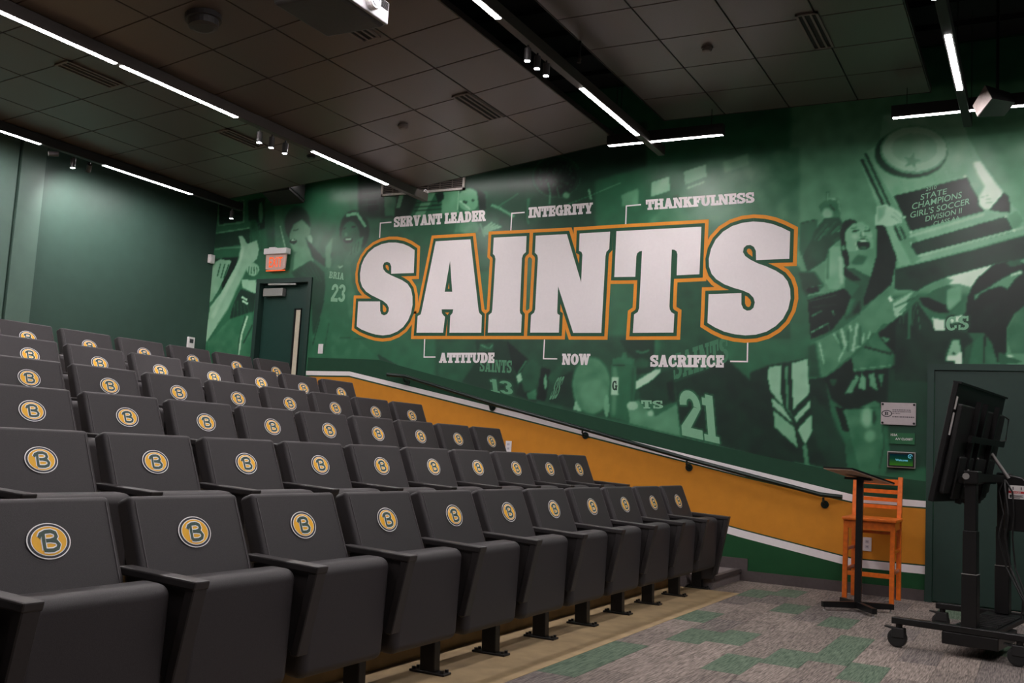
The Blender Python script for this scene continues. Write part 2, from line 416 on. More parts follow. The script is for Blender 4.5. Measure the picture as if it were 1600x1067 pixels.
Q, P, V = tf(320, 300, .2812), tf(560, 220, .25), tf(880, 120, .1875)
Bq, Cq, E_ = tf(680, 520, .175), tf(940, 520, .1875), tf(1200, 560, .1874)
F, G_, H, K = tf(1250, 200, .18744), tf(1400, 200, .18744), tf(1250, 390, .18744), tf(1400, 390, .18744)
def el(f, cx, cy, rx, ry, tone, soft=1, al=1., rot=0.):
    (a, b), (c, d) = f((cx, cy), (cx+100, cy)); s = (c-a)/100; ell(a, b, rx*s, ry*s, tone, soft, al, rot)
# soft background tones
poly([(1235,150),(1700,120),(1700,460),(1235,460)], .5, 14)
poly([(1560,150),(1900,120),(1900,600),(1560,600)], .52, 10)
poly([(325,280),(560,260),(560,600),(325,600)], .38, 6)
poly([(560,230),(690,220),(640,340),(560,380)], .14, 6)
poly([(690,250),(860,220),(1010,190),(1010,260),(860,300),(700,300)], .2, 8)
poly([(760,300),(930,270),(930,370),(760,370)], .2, 8, .7)
poly([(560,340),(780,340),(780,420),(560,460)], .32, 6)
poly([(1110,250),(1250,230),(1250,370),(1180,350),(1000,360)], .42, 8)
poly([(680,525),(1000,525),(1000,660),(680,620)], .27, 8)
poly([(1030,430),(1260,430),(1260,600),(1030,600)], .28, 8)
# --- far left: framed picture, shelves, arms
poly(Q((72,62),(222,40),(220,172),(72,190)), .5, 0); poly(Q((80,72),(214,50),(212,162),(80,180)), .12, 0)
for i in range(3): line(Q((100,95+i*26),(195,82+i*26)), 1.2, .3, 0)
poly(Q((55,235),(250,205),(250,285),(55,312)), .2, 1); line(Q((55,230),(250,200)), 2, .55); line(Q((55,318),(250,300)), 2.5, .5)
poly(Q((240,50),(335,30),(335,200),(300,215),(285,150),(245,160)), .13, 2); el(Q,312,115,13,60,.46,2); poly(Q((250,160),(300,215),(320,330),(260,330)), .3, 2)
for i in range(7): line(Q((255+i*8,170),(275+i*6,320)), .9, .45, 0)
poly(Q((330,60),(380,50),(440,340),(350,340)), .3, 3)
poly(Q((60,372),(195,358),(160,460),(100,550),(90,480)), .1, 2)
poly(Q((45,410),(70,380),(90,372),(110,376),(150,380),(122,450),(80,540),(40,605),(22,615),(25,480)), .62, 1)
for a in ((88,400,70,470),(112,400,90,480),(135,400,105,480)): line(Q(a[:2],a[2:]), 1.4, .25, 0)
poly(Q((188,246),(210,243),(238,288),(290,268),(302,320),(290,372),(240,420),(190,520),(130,650),(70,740),(8,835),(8,770),(30,640),(90,560),(150,450),(195,370),(204,310)), .66, 1)
line(Q((215,300),(180,430),(110,560),(40,700)), 6, .74, 3, .7); line(Q((240,420),(190,520),(130,650),(70,740)), 2, .45, 2, .8)
el(Q,268,430,34,36,.66); 
for i in range(4): line(Q((248+i*14,415),(244+i*15,455)), 1.1, .3, 0)
poly(Q((205,488),(285,488),(285,570),(210,530)), .66, 1)
poly(Q((200,540),(285,565),(272,660),(180,742),(138,705),(160,620)), .16, 1)
for i in range(5): line(Q((165+i*18,600+i*8),(160+i*22,720-i*12)), 1.2, .3, 0)
for i in range(2): line(Q((204+i*4,582+i*22),(236+i*4,600+i*22)), 3, .82, 0)
poly(Q((20,830),(140,705),(262,665),(270,915),(10,905)), .42, 2)
line(Q((238,690),(205,790),(188,905)), 2.6, .76, 0); line(Q((225,690),(196,790),(182,905)), 1, .2, 0); line(Q((265,740),(215,840)), 2, .2, 1)
# --- woman turned to the side
el(Q,515,180,70,100,.18,4); poly(Q((385,95),(430,85),(450,320),(392,335)), .42, 3); line(Q((420,190),(450,320)), 1.2, .7, 0)
poly(Q((470,235),(492,180),(540,150),(590,200),(575,290),(540,345),(495,330),(472,285)), .5, 2)
el(Q,492,275,20,13,.14,1); el(Q,492,268,14,4,.75,0); line(Q((490,215),(520,208)), 1.2, .22, 0); el(Q,585,265,14,26,.58,1)
poly(Q((500,345),(560,290),(620,330),(600,400),(490,445)), .52, 2)
poly(Q((480,445),(590,380),(665,445),(672,560),(640,665),(600,800),(590,600)), .24, 2)
for i in range(6): line(Q((500+i*22,430-i*4),(560+i*18,470+i*6)), 1, .33, 0)
poly(Q((560,255),(665,372),(710,330),(690,430),(600,365)), .2, 2)
poly(Q((670,310),(710,250),(700,430),(670,420)), .5, 3)
# --- woman with headband
el(Q,832,215,82,112,.14,3); el(Q,810,250,52,88,.34,2)
line(Q((785,132),(845,118),(895,195)), 5, .56, 0); el(Q,797,268,26,15,.1,0); el(Q,797,262,19,6,.72,0)
line(Q((765,205),(785,200)), 1.6, .12, 0); line(Q((815,195),(842,192)), 1.6, .12, 0); el(Q,785,235,8,12,.44,1)
poly(Q((850,262),(884,245),(866,330),(812,400),(818,500),(856,620),(800,725),(768,560),(775,380)), .42, 2)
for i in range(3): line(Q((820+i*18,300-i*12),(812+i*18,350-i*12)), 1.2, .25, 0)
poly(Q((680,440),(720,395),(778,440),(800,700),(870,830),(960,925),(600,915),(600,800),(660,660)), .4, 2)
poly(Q((600,640),(665,600),(640,690),(605,800)), .2, 2); line(Q((640,700),(600,850)), 1.5, .2, 1); line(Q((750,810),(900,815)), 1.2, .25, 1); line(Q((690,730),(660,900)), 1.5, .3, 1)
txt('BRIA', Q((690,478))[0], Q((772,488))[0], Q((694,440))[0], .6)
txt('23', Q((700,608))[0], Q((778,612))[0], Q((708,510))[0], .62)
line(Q((742,412),(752,420),(768,410)), 1.6, .7, 0)
poly(Q((960,900),(1067,960),(1067,1000),(985,975)), .2, 1)
# --- top middle: arms, face, wreath of a helmet
poly(P((60,380),(110,370),(130,430),(60,440)), .06, 2)
for i in range(4): line(P((20,300+i*34),(130,292+i*34)), 1.3, .22, 0)
poly(P((425,325),(485,320),(410,470),(350,470)), .55, 1); poly(P((255,340),(285,335),(262,420),(235,420)), .5, 1); poly(P((160,340),(240,350),(225,470),(165,470)), .42, 2)
poly(P((525,315),(628,305),(620,450),(520,455)), .52, 2); line(P((628,300),(622,450)), 1.2, .75, 0)
for i in range(3): line(P((350,390+i*25),(520,375+i*25)), 1.6, .12, 0)
poly(P((480,330),(530,320),(535,360),(500,390)), .08, 1)
el(P,690,368,68,72,.55,2); poly(P((742,300),(795,335),(800,430),(758,440)), .1, 2); el(P,665,385,16,10,.2,1); el(P,715,372,10,6,.25,1); line(P((635,375),(700,430)), 2.2, .72, 0)
poly(P((610,500),(740,495),(770,575),(600,575)), .42, 2); el(P,690,540,60,45,.46,3); poly(P((770,520),(780,575),(745,575)), .25, 2)
line(P((830,400),(880,420),(975,475)), 4.5, .5, 1); line(P((860,420),(1000,330)), 1.2, .45, 1)
for i in range(4): line(P((795+i*10,545+i*4),(838+i*19,508+i*9)), 3.4, .56, 0)
el(P,805,560,26,30,.52,1); line(P((760,515),(790,600)), 3, .5, 1)
el(P,1240,225,152,132,.2,2); el(P,1235,228,128,108,.1,2)
_r = random.Random(3)
for i in range(70):
    a = _r.random()*6.28; q = _r.random()**.5*.95; x, y = 1237+130*q*math.cos(a), 228+110*q*math.sin(a)
    line(P((x,y),(x+_r.uniform(-18,18),y+_r.uniform(-22,22))), _r.uniform(.8,2), _r.uniform(.22,.45), 0, .8)
for t in range(0, 340, 20):
    a0, a1 = math.radians(t), math.radians(t+20); line(P((1240+150*math.cos(a0),225+130*math.sin(a0)),(1240+150*math.cos(a1),225+130*math.sin(a1))), 1.5, .36, 0)
line(P((1185,260),(1200,330),(1195,400)), 2.4, .45, 0); line(P((1240,290),(1255,350)), 1.6, .4, 0); line(P((1065,360),(1055,480),(1065,520)), 3, .4, 1); line(P((1440,300),(1455,370)), 3, .6, 1)
line(P((1300,400),(1420,355),(1640,262)), 1, .55, 0)
el(P,1300,340,22,20,.55,2)
# --- windows of the hall
poly(V((735,880),(885,830),(890,950),(735,1000)), .62, 1); poly(V((1005,790),(1190,730),(1195,830),(1015,900)), .6, 1)
poly(V((485,985),(625,930),(625,1067),(490,1080)), .5, 2); poly(V((1330,710),(1540,640),(1550,730),(1345,800)), .5, 3)
poly(V((1500,330),(1700,290),(1720,400),(1530,440)), .35, 3); line(V((1030,930),(1180,875)), 2, .7, 0)
poly(V((900,1000),(960,980),(980,1067),(900,1067)), .3, 2)
# --- bottom middle: players from behind
poly(Bq((40,80),(340,60),(420,200),(260,440),(30,400)), .3, 6)
poly(Bq((360,60),(640,70),(760,560),(470,525),(240,440),(380,240)), .18, 2)
poly(Bq((400,100),(520,90),(520,165),(390,165)), .3, 1); line(Bq((410,110),(480,140),(515,110)), 2, .5, 0)
txt('SAINTS', Bq((395,345))[0], Bq((682,360))[0], Bq((400,232))[0], .46)
txt('13', Bq((500,528))[0], Bq((698,556))[0], Bq((485,408))[0], .52, 0, .3)
poly(Bq((640,70),(830,235),(740,390),(690,300)), .08, 2)
poly(Bq((720,560),(760,430),(900,580),(900,620)), .12, 2)
poly(Bq((800,290),(870,240),(950,300),(950,400),(880,510),(800,530),(770,440)), .3, 2)
poly(Bq((725,385),(765,350),(778,420),(740,455)), .66, 1); line(Bq((740,360),(815,245)), 2, .5, 1); poly(Bq((815,540),(900,500),(910,600),(830,590)), .42, 1)
poly(Bq((950,305),(1030,330),(985,610),(905,595)), .06, 2); el(Bq,985,440,14,70,.56,1)
poly(Bq((1010,620),(1110,400),(1235,330),(1245,680)), .16, 2); poly(Bq((1000,400),(1110,290),(1170,290),(1050,470)), .3, 2)
txt('SIS', Bq((1015,600))[0], Bq((1085,585))[0], Bq((1090,400))[0], .48)
el(Bq,1395,470,172,255,.46,3); el(Bq,1420,560,120,150,.5,8); poly(Bq((1230,690),(1255,600),(1310,700)), .62, 1)
# --- bottle, hands, jersey 21
poly(Cq((85,270),(290,270),(282,480),(245,745),(70,700),(60,560)), .38, 1); poly(Cq((90,265),(95,215),(165,205),(180,165),(205,165),(215,208),(275,215),(282,265)), .4, 1)
line(Cq((92,268),(282,268)), 1.3, .2, 0); line(Cq((115,285),(100,690)), 7, .48, 4, .8); line(Cq((265,285),(240,720)), 5, .28, 4, .8)
poly(Cq((82,372),(138,368),(140,515),(80,518)), .74, 0); txt('G', Cq((88,480))[0], Cq((132,478))[0], Cq((88,400))[0], .2)
el(Cq,42,610,22,95,.56,1)
poly(Cq((150,60),(440,50),(440,335),(295,345),(285,215),(220,170)), .18, 2); line(Cq((285,150),(340,168),(395,145)), 3, .42, 1); el(Cq,335,255,70,45,.3,3)
poly(Cq((300,400),(595,300),(625,570),(520,605),(320,550)), .2, 2)
poly(Cq((285,405),(440,310),(490,300),(488,335),(400,410),(285,475)), .74, 1)
txt('TS', Cq((335,630))[0], Cq((515,632))[0], Cq((330,562))[0], .62)
poly(Cq((215,600),(310,555),(380,640),(450,695),(635,585),(670,865),(235,755)), .5, 2); el(Cq,258,608,48,36,.66,1); el(Cq,410,670,26,26,.66,2)
poly(Cq((600,410),(890,300),(1050,150),(1180,300),(1390,340),(1600,500),(1600,1110),(1000,945),(665,865),(630,560)), .15, 2)
poly(Cq((590,200),(1000,40),(1070,180),(880,310),(600,410)), .26, 2)
txt('SAINTS', Cq((600,395))[0], Cq((1060,240))[0], Cq((590,180))[0], .42)
poly(Cq((540,420),(600,380),(610,580),(560,560)), .12, 2)
txt('21', Cq((672,852))[0], Cq((985,925))[0], Cq((640,460))[0], .6, 0, .4)
# large head seen from behind, beneath the last headline letter
poly([(1232,400),(1250,420),(1262,470),(1266,530),(1255,570),(1225,592),(1196,602),(1172,594),(1140,565),(1120,530),(1235,530)], .36, 2)
# --- chevron jersey
poly(E_((-150,120),(0,60),(340,0),(480,160),(540,560),(660,760),(680,905),(480,910),(-150,790)), .14, 2)
for q, t in [(((0,170),(5,70),(112,55),(110,300),(132,410),(20,275)),.64), (((198,40),(335,0),(346,290),(210,430),(200,200)),.66), (((138,70),(168,60),(172,420),(206,490),(155,425)),.48),
  (((25,320),(132,412),(212,545),(40,400)),.64), (((215,490),(350,350),(356,402),(236,535)),.64), (((45,430),(222,575),(250,752),(55,572)),.58), (((245,592),(365,458),(374,605),(310,722)),.64), (((285,725),(325,720),(348,895),(308,890)),.46)]:
    poly(E_(*q), t, 0)
poly(E_((370,300),(540,500),(660,760),(660,900),(500,900),(380,640)), .2, 6)
# --- shorts and leg
poly(E_((470,165),(700,55),(1115,60),(1065,385),(920,405),(640,425),(530,340)), .08, 2); poly(E_((560,400),(640,420),(700,620),(620,600),(600,520)), .07, 1); el(E_,545,180,28,50,.3,2)
for q, t in [(((640,295),(735,125),(765,160),(702,290)),.5), (((750,250),(780,118),(822,170),(815,266)),.54), (((838,130),(885,118),(918,272),(850,232)),.5), (((915,128),(968,130),(946,245)),.44)]: poly(E_(*q), t, 0)
poly(E_((760,410),(890,350),(945,380),(930,415)), .42, 1)
poly(E_((1000,80),(1330,60),(1340,900),(980,960),(1010,700)), .22, 4)
poly(E_((640,740),(700,630),(760,930),(660,925)), .36, 1); poly(E_((958,575),(1012,740),(992,925),(935,1015)), .4, 1)
poly(E_((620,430),(940,415),(962,560),(970,720),(940,900),(912,975),(760,935),(700,700),(650,500)), .42, 1)
el(E_,825,490,48,85,.62,5,.9); el(E_,850,650,42,50,.56,4,.9); el(E_,885,490,14,60,.2,2); line(E_((960,560),(968,720),(930,920)), 2, .25, 1)
# --- cheering woman on the right
poly(F((0,790),(140,760),(140,1000),(0,1067)), .34, 2); line(F((0,800),(130,765)), 1.2, .2, 0)
poly(F((155,650),(190,612),(216,600),(216,535),(242,528),(247,580),(290,578),(326,590),(343,690),(336,745),(270,775),(190,750)), .42, 1)
el(F,228,715,42,48,.62,2); line(F((228,540),(232,600)), 2.2, .6, 0); line(F((240,590),(300,592)), 2.2, .62, 0); line(F((250,640),(290,690)), 2, .25, 1); line(F((320,600),(335,700)), 2.5, .55, 1)
poly(H((225,-30),(345,-30),(372,150),(366,282),(320,332),(240,326),(208,270),(220,100)), .58, 1); line(H((235,0),(228,250)), 4, .4, 2); line(H((335,60),(345,280)), 4, .68, 2)
poly(H((140,200),(220,60),(222,140),(150,230)), .5, 1)
poly(F((120,860),(210,750),(330,742),(352,790),(370,800),(300,862),(378,870),(390,895),(300,950),(240,1010),(215,1100),(60,1200),(20,1067),(100,920)), .27, 1)
for a in ((120,930,225,800),(200,900,300,780),(260,890,355,800),(280,945,380,885)): line(F(a[:2],a[2:]), 3.2, .33, 1)
for a in ((150,940,240,830),(250,890,330,815)): line(F(a[:2],a[2:]), 1.1, .55, 0)
poly(H((-10,190),(120,180),(200,300),(60,400),(20,330)), .24, 3); poly(H((50,320),(140,300),(165,350),(60,365)), .1, 1); line(H((60,385),(200,350)), 2, .55, 0); line(H((50,320),(220,290)), 1, .5, 0)
el(F,420,880,85,118,.13,1); poly(F((340,900),(400,880),(420,1067),(350,1067)), .12, 1); poly(H((350,0),(410,0),(412,120),(380,150)), .08, 1)
poly(F((372,880),(400,830),(450,790),(520,785),(575,820),(602,880),(612,960),(596,1080),(430,1080),(384,1010)), .58, 1)
for a in ((430,862,490,856),(536,862,588,852)): line(F(a[:2],a[2:]), 2, .2, 1)
line(F((430,838),(480,828)), 1.6, .36, 1); line(F((545,835),(585,835)), 1.6, .36, 1)
el(F,455,905,28,18,.68,2,.8); el(F,585,900,18,14,.66,2,.8); line(F((512,862),(506,900),(530,912),(552,900)), 1.6, .34, 1); el(F,528,882,10,16,.7,1,.8)
el(F,527,972,56,48,.12,1,1,10); el(F,527,940,44,11,.8,0,1,5); el(F,530,1000,30,12,.36,1); line(F((468,955),(480,1035)), 2, .74, 0); el(F,362,1000,16,24,.5,1)
poly(H((400,20),(600,-10),(650,60),(590,225),(480,170),(420,130)), .5, 1); poly(H((480,40),(560,60),(520,130),(420,120)), .34, 3)
poly(H((370,150),(450,158),(590,232),(650,150),(530,450),(500,525),(380,590),(350,480),(400,350)), .3, 1); poly(H((372,150),(510,255),(430,255),(372,215)), .07, 1)
poly(H((375,240),(500,300),(430,390),(380,360)), .38, 2); poly(H((390,410),(460,410),(420,520),(380,560)), .42, 2); poly(H((430,540),(500,420),(500,520)), .14, 2)
poly(H((65,420),(370,325),(425,390),(370,540),(260,675),(90,745)), .07, 1)
for a in ((90,560,180,510,.55),(92,692,236,612,.68),(270,510,285,545,.6),(80,430,300,380,.25),(100,480,300,455,.18),(235,620,250,690,.3)): line(H(a[:2],a[2:4]), 2, a[4], 0)
# clapping hand and sleeve
poly(H((80,790),(270,690),(350,650),(520,520),(592,560),(606,690),(560,760),(420,892),(205,1062),(75,1080)), .46, 1); poly(H((70,800),(130,770),(170,1067),(75,1067)), .26, 3)
for a in ((345,660,378,800,8),(478,615,440,850,7),(415,630,430,680,6),(535,700,520,780,5),(588,680,566,745,4),(280,700,330,780,3),(160,770,200,950,4),(400,760,320,930,4),(430,840,500,800,4)): line(H(a[:2],a[2:4]), a[4]*.6, .7, 1, .85)
for a in ((310,700,360,850),(400,680,400,850),(500,640,500,800)): line(H(a[:2],a[2:4]), 2, .28, 2, .8)
poly(H((498,525),(560,470),(735,312),(778,288),(792,330),(770,400),(738,445),(958,323),(992,352),(986,400),(880,500),(805,602),(690,622),(640,690),(600,700)), .46, 1)
poly(H((775,450),(900,372),(955,334),(892,425),(885,480),(820,585),(785,540)), .68, 1); line(H((740,395),(768,428)), 5, .88, 0); line(H((790,480),(960,400)), 1.3, .25, 0); line(H((830,530),(985,380)), 1.3, .25, 0)
poly(H((430,900),(520,820),(600,815),(780,868),(762,985),(440,1022)), .42, 1); line(H((440,1000),(760,965)), 1.2, .55, 0); line(H((540,810),(760,870)), 3, .14, 1)
poly(H((310,1000),(430,905),(455,1080),(205,1080)), .06, 1); poly(H((650,700),(850,540),(850,870),(760,865)), .07, 1); poly(H((670,720),(760,745),(710,780)), .46, 0)
poly(H((560,760),(640,690),(660,740),(780,860),(600,815)), .42, 1)
# dark sleeve raised, fist on the plaque
poly(F((640,800),(755,815),(792,930),(805,1067))+H((790,150),(760,290),(640,390),(528,475),(530,420),(600,200),(640,60)), .06, 1)
# --- second athlete under the plaque
poly(K((-10,620),(180,435),(310,600),(600,690),(640,760),(560,990),(380,1100),(-10,1100)), .15, 2)
poly(K((560,1000),(570,820),(640,770),(612,960)), .3, 1); poly(K((605,960),(660,760),(735,700),(800,780),(852,960)), .4, 1); line(K((742,690),(735,950)), 2.4, .12, 0)
for a in ((122,480,105,745,5,.4),(160,480,130,640,2,.34),(170,450,205,680,1.4,.42),(60,520,60,620,2,.3),(30,560,30,620,2,.3)): line(K(a[:2],a[2:4]), a[4], a[5], 1)
poly(K((180,440),(250,480),(300,520),(440,545),(600,395),(575,560),(480,560),(410,600),(310,625)), .4, 1); poly(K((190,400),(270,400),(440,470),(440,530),(330,520),(230,470)), .07, 1)
poly(K((250,385),(330,330),(440,295),(530,330),(500,405),(395,448)), .36, 1); poly(K((430,330),(540,300),(540,420),(430,520),(420,440)), .56, 2)
poly(K((425,232),(530,200),(640,170),(822,118),(842,150),(690,232),(630,312),(540,290),(440,292),(480,255)), .84, 1)
poly(K((600,395),(640,300),(690,230),(800,130),(925,95),(1100,120),(1100,460),(985,540),(925,650),(915,870),(850,950),(800,780),(735,690),(600,690),(575,560)), .07, 1)
for i in range(8): line(K((700+i*22,400),(690+i*20,660)), 1, .12, 0)
poly(K((650,380),(760,320),(850,260),(960,200),(1040,168),(1062,196),(1000,240),(930,332),(880,305),(770,335),(700,370),(660,430)), .5, 1); line(K((960,215),(1045,185)), 3, .8, 1)
poly(K((915,110),(1025,62),(1050,125),(960,150)), .32, 1)
poly(K((925,760),(935,650),(985,545),(1100,430),(1100,870),(960,868)), .42, 1); poly(K((850,850),(910,870),(1060,940),(860,960)), .34, 1); line(K((920,880),(980,895)), 3, .8, 0)
poly(K((305,570),(408,590),(412,680),(320,672)), .86, 1)
txt('CS', K((415,678))[0], K((606,668))[0], K((418,560))[0], .58, 0, .22); poly(K((445,570),(550,545),(555,600),(450,612)), .84, 1)
poly(K((462,742),(538,742),(558,955),(485,955),(485,935),(408,935),(410,870)), .3, 0)
poly(K((472,752),(530,752),(548,955),(492,955),(490,928),(420,928),(424,878)), .62, 0); poly(K((484,840),(492,875),(472,875)), .12, 0); poly(K((424,885),(500,880),(548,850),(550,955),(492,955),(490,925),(428,925)), .88, 0)
# --- the wooden plaque being raised
BT = .58
poly([(1344,252),(1353,237),(1374,225),(1380,180),(1500,175),(1513,215),(1560,300),(1592,330),(1602,345),(1602,368),(1520,392),(1425,414),(1398,424),(1404,410)], BT, 1)
poly([(1344,252),(1353,237),(1445,398),(1425,414)], .5, 1)
line(F((515,262),(695,640)), 3.6, .1, 0); line(F((545,210),(748,650)), 2.6, .1, 0); line(F((790,820),(838,935)), 3, .1, 0); line(F((835,820),(880,920)), 2.4, .14, 0)
for i in range(46):
    x, y = _r.uniform(1390,1520), _r.uniform(215,300); line([(x,y),(x+_r.uniform(3,8),y+_r.uniform(10,22))], 1, BT+_r.uniform(-.07,.09), 0, .6)
ell(1423,240,56,38,.2,2); ell(1428,234,53,38,.5,1); ell(1429,233,50,35,.66,1); ell(1429,232,36,24,.6,1)
st5 = [(1425+(14 if i%2==0 else 5.5)*math.sin(i*math.pi/5+.2)*1.1, 252-(14 if i%2==0 else 5.5)*math.cos(i*math.pi/5+.2)) for i in range(10)]
poly(st5, .5, 0)
poly([(1397,306.5),(1510.6,277.5),(1538.2,329.5),(1422.8,361)], .1, 0)
poly(G_((115,968),(915,738),(982,862),(180,1062)), .16, 1); poly(G_((980,700),(1010,690),(1067,770),(990,860),(930,740)), .5, 1)
line(G_((110,905),(735,720)), 4, .66, 1); line(G_((180,1068),(1067,830)), 4, .66, 1)
poly([(1398,420),(1430,413),(1520,390),(1620,362),(1620,400),(1556,412),(1480,432),(1450,444),(1434,454),(1398,452)], .17, 1); line([(1398,420),(1520,390),(1620,362)], 2, .5, 1)
for p in G_((575,408),(72,745),(125,870),(125,965),(915,742),(985,855)): ell(p[0],p[1],1.6,2.4,.8,0)
def plate(text, cx, cy, w, h):
    a = math.radians(-13.5); u = np.array([math.cos(a), math.sin(a)]); v = np.array([.1, -1.])*h
    fw, fh, ps = FONTS[text]; o = np.array([cx, cy])-u*w/2-v/2
    PRINT.append(([[tuple(o+u*(p[0]/fw*w)+v*(p[1]/fh)) for p in q] for q in ps], .58))
FONTS = {t: font_polys(t) for t in ('2010', 'STATE', 'CHAMPIONS', "GIRL'S SOCCER", 'DIVISION II', 'CLASS AA')}
plate('2010', 1455, 294, 17, 6); plate('STATE', 1459, 303.5, 42, 9); plate('CHAMPIONS', 1464, 313.5, 80, 10); plate("GIRL'S SOCCER", 1469, 325, 96, 10); plate('DIVISION II', 1474.5, 335.5, 58, 8.5); plate('CLASS AA', 1479, 345, 42, 7)
poly(F((640,652),(720,640),(800,680),(850,722),(856,785),(775,812),(700,815),(622,808)), .7, 1); poly(F((650,660),(720,650),(700,740),(650,780)), .58, 2); line(F((780,700),(850,760)), 2, .55, 1); line(F((760,730),(840,785)), 1.4, .5, 1)
poly(G_((640,290),(700,280),(880,520),(896,560),(782,682),(720,672),(685,630),(700,560),(742,485),(690,400)), .84, 2)
for i in range(3): line(G_((705+i*22,580+i*22),(775+i*14,560+i*30)), 1.2, .6, 0)
poly(G_((782,682),(900,540),(940,572),(952,702),(890,702)), .08, 1)


# the printed picture: one dense sheet whose vertex colours hold the print
_n1 = blur(np.random.rand(*T.shape), 2); _n2 = blur(np.random.rand(*T.shape), 30)
_n2 = (_n2-_n2.mean())/_n2.std()
T = np.clip(T+.018*(_n1-.5)+.012*_n2, 0, 1)
stops = [(0, (26, 33, 31)), (.12, (30, 46, 40)), (.25, (37, 72, 55)), (.4, (49, 108, 77)), (.55, (104, 164, 127)), (.7, (158, 203, 172)), (.85, (208, 230, 211)), (1, (228, 238, 226))]
def tone_rgb(t): return tuple(float(np.interp(t, [q[0] for q in stops], [lin(q[1])[c] for q in stops])) for c in range(3))
col = np.ones(T.shape+(4,))
for ch in range(3):
    col[..., ch] = np.interp(T, [s[0] for s in stops], [lin(s[1])[ch] for s in stops])
idx = np.arange(nx*nz_).reshape(nz_, nx)
quad = np.stack([idx[:-1, :-1], idx[:-1, 1:], idx[1:, 1:], idx[1:, :-1]], -1)
cxm = (XX[:-1, :-1]+XX[1:, 1:])/2; czm = (ZZ[:-1, :-1]+ZZ[1:, 1:])/2
keep = ~((cxm > DX0) & (cxm < DX1) & (czm < DZT))
quad = quad[keep]
me = bpy.data.meshes.new('printed_picture')
me.vertices.add(nx*nz_); me.vertices.foreach_set('co', np.stack([XX, np.full_like(XX, -.002), ZZ], -1).ravel())
me.loops.add(quad.size); me.loops.foreach_set('vertex_index', quad.ravel().astype(np.int32))
me.polygons.add(len(quad)); me.polygons.foreach_set('loop_start', np.arange(0, quad.size, 4, dtype=np.int32))
me.update(calc_edges=True)
ca = me.color_attributes.new('print', 'FLOAT_COLOR', 'POINT'); ca.data.foreach_set('color', col.reshape(-1).astype(np.float32))
pmt = bpy.data.materials.new('printed_mural_vinyl'); pmt.use_nodes = True; nt = pmt.node_tree; bs = nt.nodes['Principled BSDF']
at = nt.nodes.new('ShaderNodeAttribute'); at.attribute_name = 'print'; nt.links.new(at.outputs['Color'], bs.inputs['Base Color'])
bs.inputs['Roughness'].default_value = .34; bs.inputs['Specular IOR Level'].default_value = .42
me.materials.append(pmt)
mural = thing('wall_mural', 'green monochrome wall mural of cheering athletes with huge white lettering', 'mural', (-4, 0, 2))
def mlink(name, mb, **k):
    o = link(name, mb.flat(name) if isinstance(mb, MB) else mb, mural, **k); o.location = (4, 0, -2); return o
mlink('printed_picture', me)
for ps, tone in PRINT:
    mb = MB(); tm = mat('print_tone_%02d' % int(tone*100), tone_rgb(tone), .4, noise=.03, srgb=False)
    for i, q in enumerate(ps): mb.poly([(W(p)[0], -.0023-1e-5*(i % 40), W(p)[1]) for p in q], tm)
    mlink('print_lettering', mb)

# headline letters traced as outlines on the wall plane
z6, z7, z8 = tf(550, 330, .1875), tf(750, 330, .19685), tf(1000, 320, .2061)
LET = [
 [z6((525,325),(480,295),(430,273),(370,262),(310,262),(250,275),(190,303),(140,345),(105,395),(82,450),(70,520),(72,580),(88,630),(120,670),(165,700),(215,725),(262,748),(295,775),(310,805),(308,835),(295,858),(270,868),(248,858),(238,830),(237,752),(55,752),(42,960),(80,985),(140,1010),(200,1028),(260,1035),(320,1028),(380,1003),(430,965),(470,910),(495,850),(508,780),(507,710),(495,650),(465,605),(420,575),(370,553),(325,533),(285,510),(265,485),(260,455),(272,430),(295,422),(318,432),(330,460),(330,522),(518,515))],
 [z6((700,252),(990,235),(1058,830),(1065,850),(1085,868),(1080,1013),(815,1013),(822,870),(840,850),(847,818),(750,818),(752,850),(765,868),(778,880),(762,1013),(540,1013),(550,875),(575,860),(583,830)), z6((820,415),(838,672),(775,672))],
 [z7((112,210),(372,198),(367,325),(345,345),(335,375),(318,790),(322,810),(335,825),(328,964),(65,964),(72,825),(95,805),(100,780),(125,380),(120,355),(105,340))],
 [z7((445,195),(692,183),(805,565),(815,345),(808,325),(788,315),(793,178),(1035,163),(1028,300),(1005,325),(998,360),(965,966),(742,966),(622,597),(615,800),(618,815),(635,825),(628,964),(400,964),(408,825),(432,805),(440,780),(462,375),(458,350),(438,330))],
 [z7((1085,160),(1068,523),(1235,521),(1243,360),(1250,335),(1268,320),(1288,316),(1265,770),(1255,800),(1225,820),(1215,966))+z8((255,969),(262,828),(240,815),(228,795),(225,770),(243,340),(262,342),(278,352),(285,375),(280,535),(452,527),(467,167))],
 [z8((1140,205),(1080,175),(1010,148),(940,133),(860,128),(780,137),(700,162),(630,205),(575,265),(540,335),(523,410),(525,470),(545,525),(580,565),(640,603),(710,630),(780,650),(830,672),(862,705),(872,740),(862,780),(840,800),(812,803),(785,788),(770,755),(770,670),(522,678),(513,895),(570,930),(640,962),(720,982),(800,990),(880,985),(960,962),(1030,920),(1085,865),(1125,790),(1143,710),(1140,640),(1120,580),(1085,535),(1030,500),(960,468),(890,443),(835,415),(800,390),(782,360),(788,328),(810,308),(838,305),(865,320),(880,350),(882,420),(1133,410))],
]
from mathutils.geometry import tessellate_polygon
